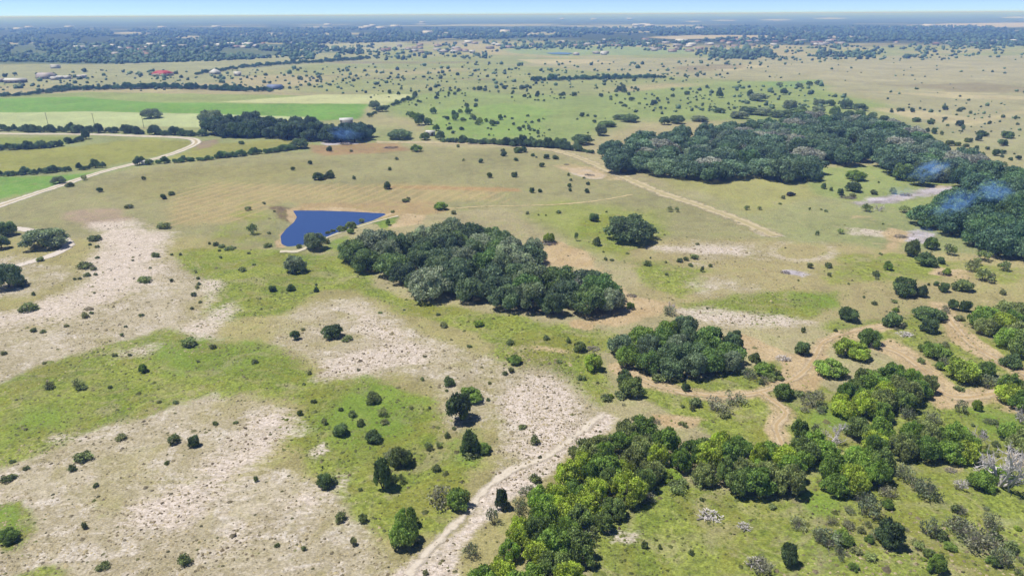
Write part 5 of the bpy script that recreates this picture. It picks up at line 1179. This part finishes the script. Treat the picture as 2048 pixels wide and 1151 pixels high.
def building(name, px, py, w_m, d_m, wall_h, roof_h, rot, wall, roof, label, cat='house', group=None, hip=0.0, detail=False, wing=False):
    p = P(px, py) if py > 90 else flat(px, py, 0.0)
    z = T(p[0], p[1])
    root = link(name, None); root.location = (p[0], p[1] + d_m * 0.4, z); root.rotation_euler = (0, 0, rot)
    tag(root, label, cat, group)
    parts = [box_vf(-w_m / 2, w_m / 2, -d_m / 2, d_m / 2, -1.2, wall_h)]
    V, F = join(parts)
    link('wall', mesh_np('wall', V, [F], bmat(wall, 'painted_wall')), root)
    V, F4, F3 = roof_vf(w_m, d_m, wall_h - 0.05, roof_h, 0.6, hip)
    link('roof', mesh_np('roof', V, [F4, F3], bmat(roof, 'sheet_roof')), root)
    if wing:
        ww, wd = w_m * 0.32, d_m * 0.7
        V, F = box_vf(-ww / 2, ww / 2, -wd / 2, wd / 2, -1.2, wall_h * 0.96)
        o = link('wing_wall', mesh_np('wing_wall', V, [F], bmat(wall, 'painted_wall')), root); o.location = (w_m * 0.18, -d_m * 0.62, 0)
        V, F4, F3 = roof_vf(wd, ww, wall_h * 0.96 - 0.05, roof_h * 0.85, 0.5, hip)
        o = link('wing_roof', mesh_np('wing_roof', V, [F4, F3], bmat(roof, 'sheet_roof')), root); o.location = (w_m * 0.18, -d_m * 0.62, 0); o.rotation_euler = (0, 0, math.pi / 2)
    if detail:
        nwin = max(2, int(w_m / 5))
        for i in range(nwin):
            xw = -w_m / 2 + (i + 0.5) * w_m / nwin
            if i == nwin // 2:
                V, F = box_vf(xw - 0.6, xw + 0.6, -d_m / 2 - 0.05, -d_m / 2 + 0.1, 0, 2.1)
                link('door', mesh_np('door', V, [F], bmat((110, 84, 62), 'door_wood')), root)
            else:
                V, F = box_vf(xw - 0.8, xw + 0.8, -d_m / 2 - 0.04, -d_m / 2 + 0.1, 0.9, 2.2)
                link('window', mesh_np('window', V, [F], GLASS), root)
    return root
B = building
B('ranch_house', 322, 152, 26, 14, 3.4, 4.0, 0.1, (224, 206, 190), (196, 66, 66), 'ranch house with a long red hipped roof among scattered trees', hip=0.9, detail=True, wing=True)
B('house', 428, 149, 13, 11, 3.2, 4.5, 0.0, (200, 200, 196), (232, 232, 230), 'white pyramid-roofed house to the right of the red-roofed one', hip=0.95, detail=True)
B('house', 474, 152, 9, 8, 3.0, 3.0, 0.3, (214, 208, 200), (226, 224, 220), 'small white house half hidden by trees, right of the pyramid-roofed house', detail=True)
B('barn', 88, 158, 19, 14, 5, 3.0, 0.0, (206, 196, 200), (206, 194, 196), 'large pale metal barn in the tan field', 'barn', detail=True)
for i, (x, y, w_) in enumerate([(108, 160, 9), (120, 158, 10), (133, 158, 8)]):
    B('shed', x, y, w_, 6, 2.8, 1.5, 0.1 * i, (196, 190, 186), (230, 228, 224), 'small white shed in the row beside the pale metal barn', 'shed', 'sheds beside the pale metal barn')
B('barn', 28, 166, 24, 10, 3.6, 2.2, 0.05, (150, 140, 136), (240, 238, 234), 'long low white-roofed barn above the crop strip', 'barn', detail=True)
B('shed', -2, 165, 9, 8, 3, 2, 0.0, (170, 160, 156), (200, 190, 190), 'grey shed left of the long white-roofed barn', 'shed')
B('barn', 109, 137, 12, 8, 4.0, 2.0, 0.1, (240, 240, 238), (210, 208, 204), 'white cottage alone at the top of the tan field', 'house')
B('shed', 160, 157, 8, 6, 3, 1.5, 0.2, (206, 198, 194), (214, 208, 204), 'pale shed at the start of the tree belt', 'shed'); B('shed', 168, 156, 5, 5, 3, 1.5, 0.2, (230, 226, 222), (240, 236, 232), 'tiny white hut at the start of the tree belt', 'shed')
B('barn', 548, 179, 16, 9, 3.2, 2.2, 0.05, (120, 140, 190), (132, 150, 196), 'blue barn at the end of the tree belt', 'barn', detail=True)
B('barn', 692, 252, 9.5, 7, 4.6, 1.4, 0.25, (176, 176, 180), (240, 240, 240), 'white-roofed barn among the farmstead oaks', 'barn', detail=True)
B('shed', 861, 272, 5.5, 4.5, 3.0, 0.8, -0.1, (196, 196, 190), (238, 236, 230), 'small white-roofed shed between two round trees', 'shed', detail=True)
B('shed', 289, 330, 3.2, 2.6, 2.2, 0.5, 0.2, (220, 218, 214), (232, 230, 226), 'little white pump shed between the trees at the hedge row gate', 'shed')
B('shed', 551, 268, 4, 3, 2.6, 0.6, 0.1, (196, 196, 196), (222, 222, 222), 'pale shed peeping out under the farmstead oaks', 'shed')
# the distant settlement
r = random.Random(21)
ROOFS = [(206, 200, 196), (176, 150, 140), (150, 140, 136), (226, 224, 220), (166, 130, 116), (190, 184, 180), (238, 238, 236)]
WALLS = [(222, 212, 200), (206, 196, 186), (236, 232, 226), (196, 180, 166)]
lots = []
for poly, n in (([(1050, 92), (1100, 84), (1330, 80), (1560, 80), (1700, 82), (1690, 90), (1500, 95), (1380, 96), (1150, 94)], 58), ([(760, 104), (800, 90), (1000, 84), (1060, 90), (980, 104), (860, 110)], 26), ([(1300, 108), (1290, 98), (1400, 96), (1420, 104)], 7), ([(1130, 114), (1150, 106), (1230, 107), (1200, 112)], 4), ([(120, 100), (160, 92), (330, 92), (420, 96), (300, 104)], 12), ([(200, 112), (300, 106), (300, 112)], 6), ([(430, 98), (440, 90), (660, 86), (560, 96)], 9), ([(1750, 92), (1800, 86), (2040, 82), (2040, 90), (1850, 94)], 7)):
    lots += in_px(poly, n, n + 3)
for x, y in lots:
    rf = r.choice(ROOFS)
    look = 'pale-roofed' if sum(rf) > 560 else 'brown-roofed'
    lab = look + ' house in the distant settlement below the blue hills'
    B('house', x, y, r.uniform(11, 20), r.uniform(8, 12), 3.4, r.uniform(2.2, 3.4), r.uniform(-0.6, 0.6), r.choice(WALLS), rf, lab, 'house', lab, hip=r.choice([0, 0.7]))
for x, y, w_ in [(157, 98, 28), (210, 97, 22), (300, 92, 20), (323, 90, 20), (496, 91, 22), (440, 93, 20), (462, 91, 26), (1364, 84, 34), (937, 86, 24), (1385, 92, 20)]:
    B('barn', x, y, w_, 14, 5, 3, r.uniform(-0.2, 0.2), (226, 222, 218), (244, 242, 240), 'large white-roofed barn shining out of the distant woods', 'barn', 'white barns in the distant woods')
for x, y, w_ in [(35, 61, 50), (57, 57, 50), (137, 56, 60), (323, 57, 50), (432, 56, 60), (655, 51, 60), (1188, 41, 70), (1260, 40, 80), (1780, 31, 130), (1400, 60, 40), (745, 54, 40), (790, 56, 60), (1125, 41, 60), (845, 47, 60), (1860, 54, 60), (1010, 69, 40), (855, 70, 40), (735, 58, 50), (725, 60, 46), (760, 60, 46), (1290, 52, 70), (1275, 53, 60), (1300, 54, 60)]:
    B('hall', x, y, w_, w_ * 0.5, 12 if y > 45 else 22, 4, r.uniform(-0.3, 0.3), (236, 232, 226), (238, 232, 228), 'tiny white hall glinting in the hazy blue forest', 'hall', 'halls in the hazy blue forest')

# ------------------------------------------------------------------ utility poles beside the pale crop field
def pole(px, py, h, label):
    p = P(px, py); root = link('utility_pole', None); root.location = (p[0], p[1], p[2] - 0.05); tag(root, label, 'utility pole', 'poles by the pale crop field')
    V, F = tube([(0, 0, -0.5), (0, 0, h * 0.6), (0, 0, h)], [0.17, 0.14, 0.11], 8); link('pole', mesh_np('pole', V, [F], MAT_BARK, True), root)
    V, F = box_vf(-1.1, 1.1, -0.17, -0.10, h - 0.7, h - 0.55); link('crossarm', mesh_np('crossarm', V, [F], MAT_BARK), root)
    for x in (-0.95, 0, 0.95):
        V, F = tube([(x, -0.13, h - 0.56), (x, -0.13, h - 0.42), (x, -0.13, h - 0.36)], [0.05, 0.07, 0.03], 6); link('insulator', mesh_np('insulator', V, [F], bmat((190, 190, 190), 'porcelain'), True), root)
for x, y in ((97, 252), (288, 256), (190, 254)): pole(x, y, 10.5, 'thin wooden utility pole between the hedge and the pale crop')
# radio mast far away
p = flat(816, 88, 0); root = link('radio_mast', None); root.location = (p[0], p[1], T(p[0], p[1])); tag(root, 'thin pale radio mast rising beside the distant settlement', 'mast')
for a in range(3):
    V, F = tube([(1.2 * math.cos(a * 2.09), 1.2 * math.sin(a * 2.09), -1), (0.8 * math.cos(a * 2.09), 0.8 * math.sin(a * 2.09), 18), (0.5 * math.cos(a * 2.09), 0.5 * math.sin(a * 2.09), 32)], [0.22, 0.2, 0.15], 5)
    link('leg', mesh_np('leg', V, [F], bmat((214, 214, 216), 'galvanised'), True), root)
br = [tube([(1.1 * math.cos(a * 2.09), 1.1 * math.sin(a * 2.09), z), (1.0 * math.cos(a * 2.09 + 2.09), 1.0 * math.sin(a * 2.09 + 2.09), z + 2)], [0.1, 0.1], 4) for z in range(0, 30, 3) for a in range(3)]
V, F = join(br); V[:, :2] *= (1 - V[:, 2:3] / 70); link('bracing', mesh_np('bracing', V, [F], bmat((214, 214, 216), 'galvanised')), root)

# ------------------------------------------------------------------ the parked car
def car(px, py, rot):
    p = P(px, py); root = link('parked_car', None); root.location = (p[0], p[1], p[2]); root.rotation_euler = (0, 0, rot)
    tag(root, 'dark off-road car parked on the pasture near the wood', 'car')
    paint = NT('dark_paint'); paint.out(paint.bsdf((0.02, 0.021, 0.026), 0.25, 0.5))
    def prof(pts, hw, taper=1.0):
        n = len(pts); V = [(x, -hw, z) for x, z in pts] + [(x, hw, z) for x, z in pts]
        F4 = np.array([(i, (i + 1) % n, n + (i + 1) % n, n + i) for i in range(n)])
        return np.array(V, float), F4, n
    def solid(name, pts, hw, mat, top=None):
        V, F4, n = prof(pts, hw)
        if top is not None: V[V[:, 2] > top[0], 1] *= top[1]
        me = bpy.data.meshes.new(name); me.from_pydata([tuple(v) for v in V], [], [tuple(f) for f in F4] + [tuple(range(n))[::-1], tuple(range(n, 2 * n))]); me.materials.append(mat)
        return link(name, me, root)
    solid('body', [(-2.2, 0.42), (-1.9, 0.34), (1.9, 0.34), (2.2, 0.45), (2.22, 0.8), (2.05, 0.98), (0.95, 1.06), (-2.1, 1.08), (-2.25, 0.9)], 0.92, paint.m)
    solid('cabin', [(-2.05, 1.06), (0.95, 1.05), (0.35, 1.66), (0.1, 1.72), (-1.75, 1.72), (-1.95, 1.62)], 0.86, paint.m, (1.3, 0.86))
    for s in (-1, 1):
        for x0, x1 in ((-1.75, -0.95), (-0.85, -0.1), (0.0, 0.55)):
            V = np.array([(x0, s * 0.868, 1.14), (x1, s * 0.868, 1.14), (x1 - (0.25 if x1 > 0.5 else 0), s * 0.775, 1.58), (x0, s * 0.775, 1.58)]); link('side_window', mesh_np('side_window', V, [np.array([(0, 1, 2, 3)])], GLASS), root)
        V, F = box_vf(2.16, 2.25, s * 0.7 - 0.18, s * 0.7 + 0.18, 0.66, 0.82); link('headlight', mesh_np('headlight', V, [F], bmat((230, 230, 226), 'lamp_lens')), root)
        V, F = box_vf(-2.29, -2.2, s * 0.74 - 0.1, s * 0.74 + 0.1, 0.7, 0.95); link('tail_light', mesh_np('tail_light', V, [F], bmat((170, 30, 26), 'red_lens')), root)
        for x in (-1.4, 1.4):
            a = np.linspace(0, 2 * math.pi, 17)[:-1]
            ring = [(x + rr * math.cos(t), s * yy, 0.37 + rr * math.sin(t)) for rr, yy in ((0.22, 0.72), (0.37, 0.72), (0.37, 0.95), (0.22, 0.95)) for t in a]
            Fq = np.array([(k * 16 + i, k * 16 + (i + 1) % 16, (k + 1) * 16 + (i + 1) % 16, (k + 1) * 16 + i) for k in range(3) for i in range(16)])
            wh = link('wheel', mesh_np('tyre', ring, [Fq], bmat((40, 40, 42), 'rubber')), root)
            V = np.array([(x, s * 0.93, 0.37)] + [(x + 0.23 * math.cos(t), s * 0.92, 0.37 + 0.23 * math.sin(t)) for t in a]); Ft = np.array([(0, 1 + i, 1 + (i + 1) % 16) for i in range(16)])
            link('rim', mesh_np('rim', V, [Ft], bmat((170, 170, 174), 'alloy')), wh)
    V = np.array([(0.90, -0.78, 1.1), (0.90, 0.78, 1.1), (0.42, 0.7, 1.6), (0.42, -0.7, 1.6)]) + [0.03, 0, 0.02]; link('windscreen', mesh_np('windscreen', V, [np.array([(0, 1, 2, 3)])], GLASS), root)
    V, F = box_vf(2.2, 2.3, -0.85, 0.85, 0.4, 0.58); link('bumper', mesh_np('bumper', V, [F], bmat((60, 60, 62), 'bumper')), root)
car(1582, 391, 0.5)

# ------------------------------------------------------------------ smoke
def smoke(name, px, py, size, tilt, dens, label, seed, z0=0.5):
    """a drifting bank of smoke, size in metres (length, depth, height)"""
    p = P(px, py)
    k = NT('smoke_volume')
    tc = k.n('ShaderNodeTexCoord').outputs['Object']
    n = k.noise(k.mapping(tc, 0.3, (1, 1, 1.4)), 2.6, 4, 0.62, 0.6)
    ln = k.n('ShaderNodeVectorMath', operation='LENGTH'); k.l(tc, ln.inputs[0])
    fall = k.ss(ln.outputs['Value'], 0.25, 0.98, 1.0, 0.0)
    d = k.math('MULTIPLY', k.ss(k.math('ADD', n, k.math('MULTIPLY', k.math('SUBTRACT', fall, 0.5), 0.22)), 0.46, 0.72), fall)
    v = k.n('ShaderNodeVolumePrincipled'); v.inputs['Color'].default_value = (0.16, 0.36, 1.0, 1); v.inputs['Absorption Color'].default_value = (1, 1, 1, 1)
    v.inputs['Anisotropy'].default_value = 0.0
    k.l(k.math('MULTIPLY', d, dens), v.inputs['Density']); k.l(v.outputs[0], k.o.inputs['Volume'])
    a = []; F = []
    nu, nv = 16, 8
    V = [(0, 0, 1)] + [(math.sin(math.pi * j / nv) * math.cos(2 * math.pi * i / nu), math.sin(math.pi * j / nv) * math.sin(2 * math.pi * i / nu), math.cos(math.pi * j / nv)) for j in range(1, nv) for i in range(nu)] + [(0, 0, -1)]
    F4 = np.array([(1 + (j - 1) * nu + i, 1 + j * nu + i, 1 + j * nu + (i + 1) % nu, 1 + (j - 1) * nu + (i + 1) % nu) for j in range(1, nv - 1) for i in range(nu)])
    e = len(V) - 1
    F3 = np.array([(0, 1 + i, 1 + (i + 1) % nu) for i in range(nu)] + [(e, 1 + (nv - 2) * nu + (i + 1) % nu, 1 + (nv - 2) * nu + i) for i in range(nu)])
    o = link(name, mesh_np(name, V, [F4, F3], k.m)); o.location = (p[0], p[1], p[2] + size[2] + z0); o.scale = size; o.rotation_euler = (0, tilt, 0.2 * seed)
    tag(o, label, 'smoke', kind='stuff')
smoke('smoke', 1852, 372, (15, 9, 7), -0.35, 0.22, 'blue smoke hanging at the rim of the clearing', 1)
smoke('smoke', 1900, 462, (17, 9, 6), -0.4, 0.13, 'blue smoke drifting over the near corner of the smoky wood', 2, 5)
smoke('smoke', 1975, 445, (13, 9, 7), 0.3, 0.12, 'thin smoke rising through the middle of the smoky wood', 3, 6)
smoke('smoke', 692, 290, (20, 9, 7), 0.2, 0.07, 'lilac smoke round the white-roofed barn', 4)
smoke('smoke', 1800, 398, (22, 10, 2.5), 0.0, 0.05, 'thin pale smoke lying over the ash streak', 5)
smoke('smoke', 1850, 482, (12, 7, 2.5), 0.0, 0.05, 'thin pale smoke creeping out from the foot of the smoky wood', 6)

# ------------------------------------------------------------------ air
def make_haze():
    k = NT('haze')
    v = k.n('ShaderNodeVolumePrincipled')
    v.inputs['Color'].default_value = (0.20, 0.38, 1.0, 1); v.inputs['Density'].default_value = 2.5e-4
    v.inputs['Absorption Color'].default_value = (1, 1, 1, 1)
    v.inputs['Anisotropy'].default_value = 0.0
    k.l(v.outputs[0], k.o.inputs['Volume'])
    L = 46500; z0, z1 = -40, 84
    V = [(-L, -L, z0), (L, -L, z0), (L, L, z0), (-L, L, z0), (-L, -L, z1), (L, -L, z1), (L, L, z1), (-L, L, z1)]
    F = np.array([(0, 3, 2, 1), (4, 5, 6, 7), (0, 1, 5, 4), (1, 2, 6, 5), (2, 3, 7, 6), (3, 0, 4, 7)])
    tag(link('haze', mesh_np('haze', V, [F], k.m)), 'thin blue haze lying over the whole countryside', 'haze', kind='stuff')
make_haze()
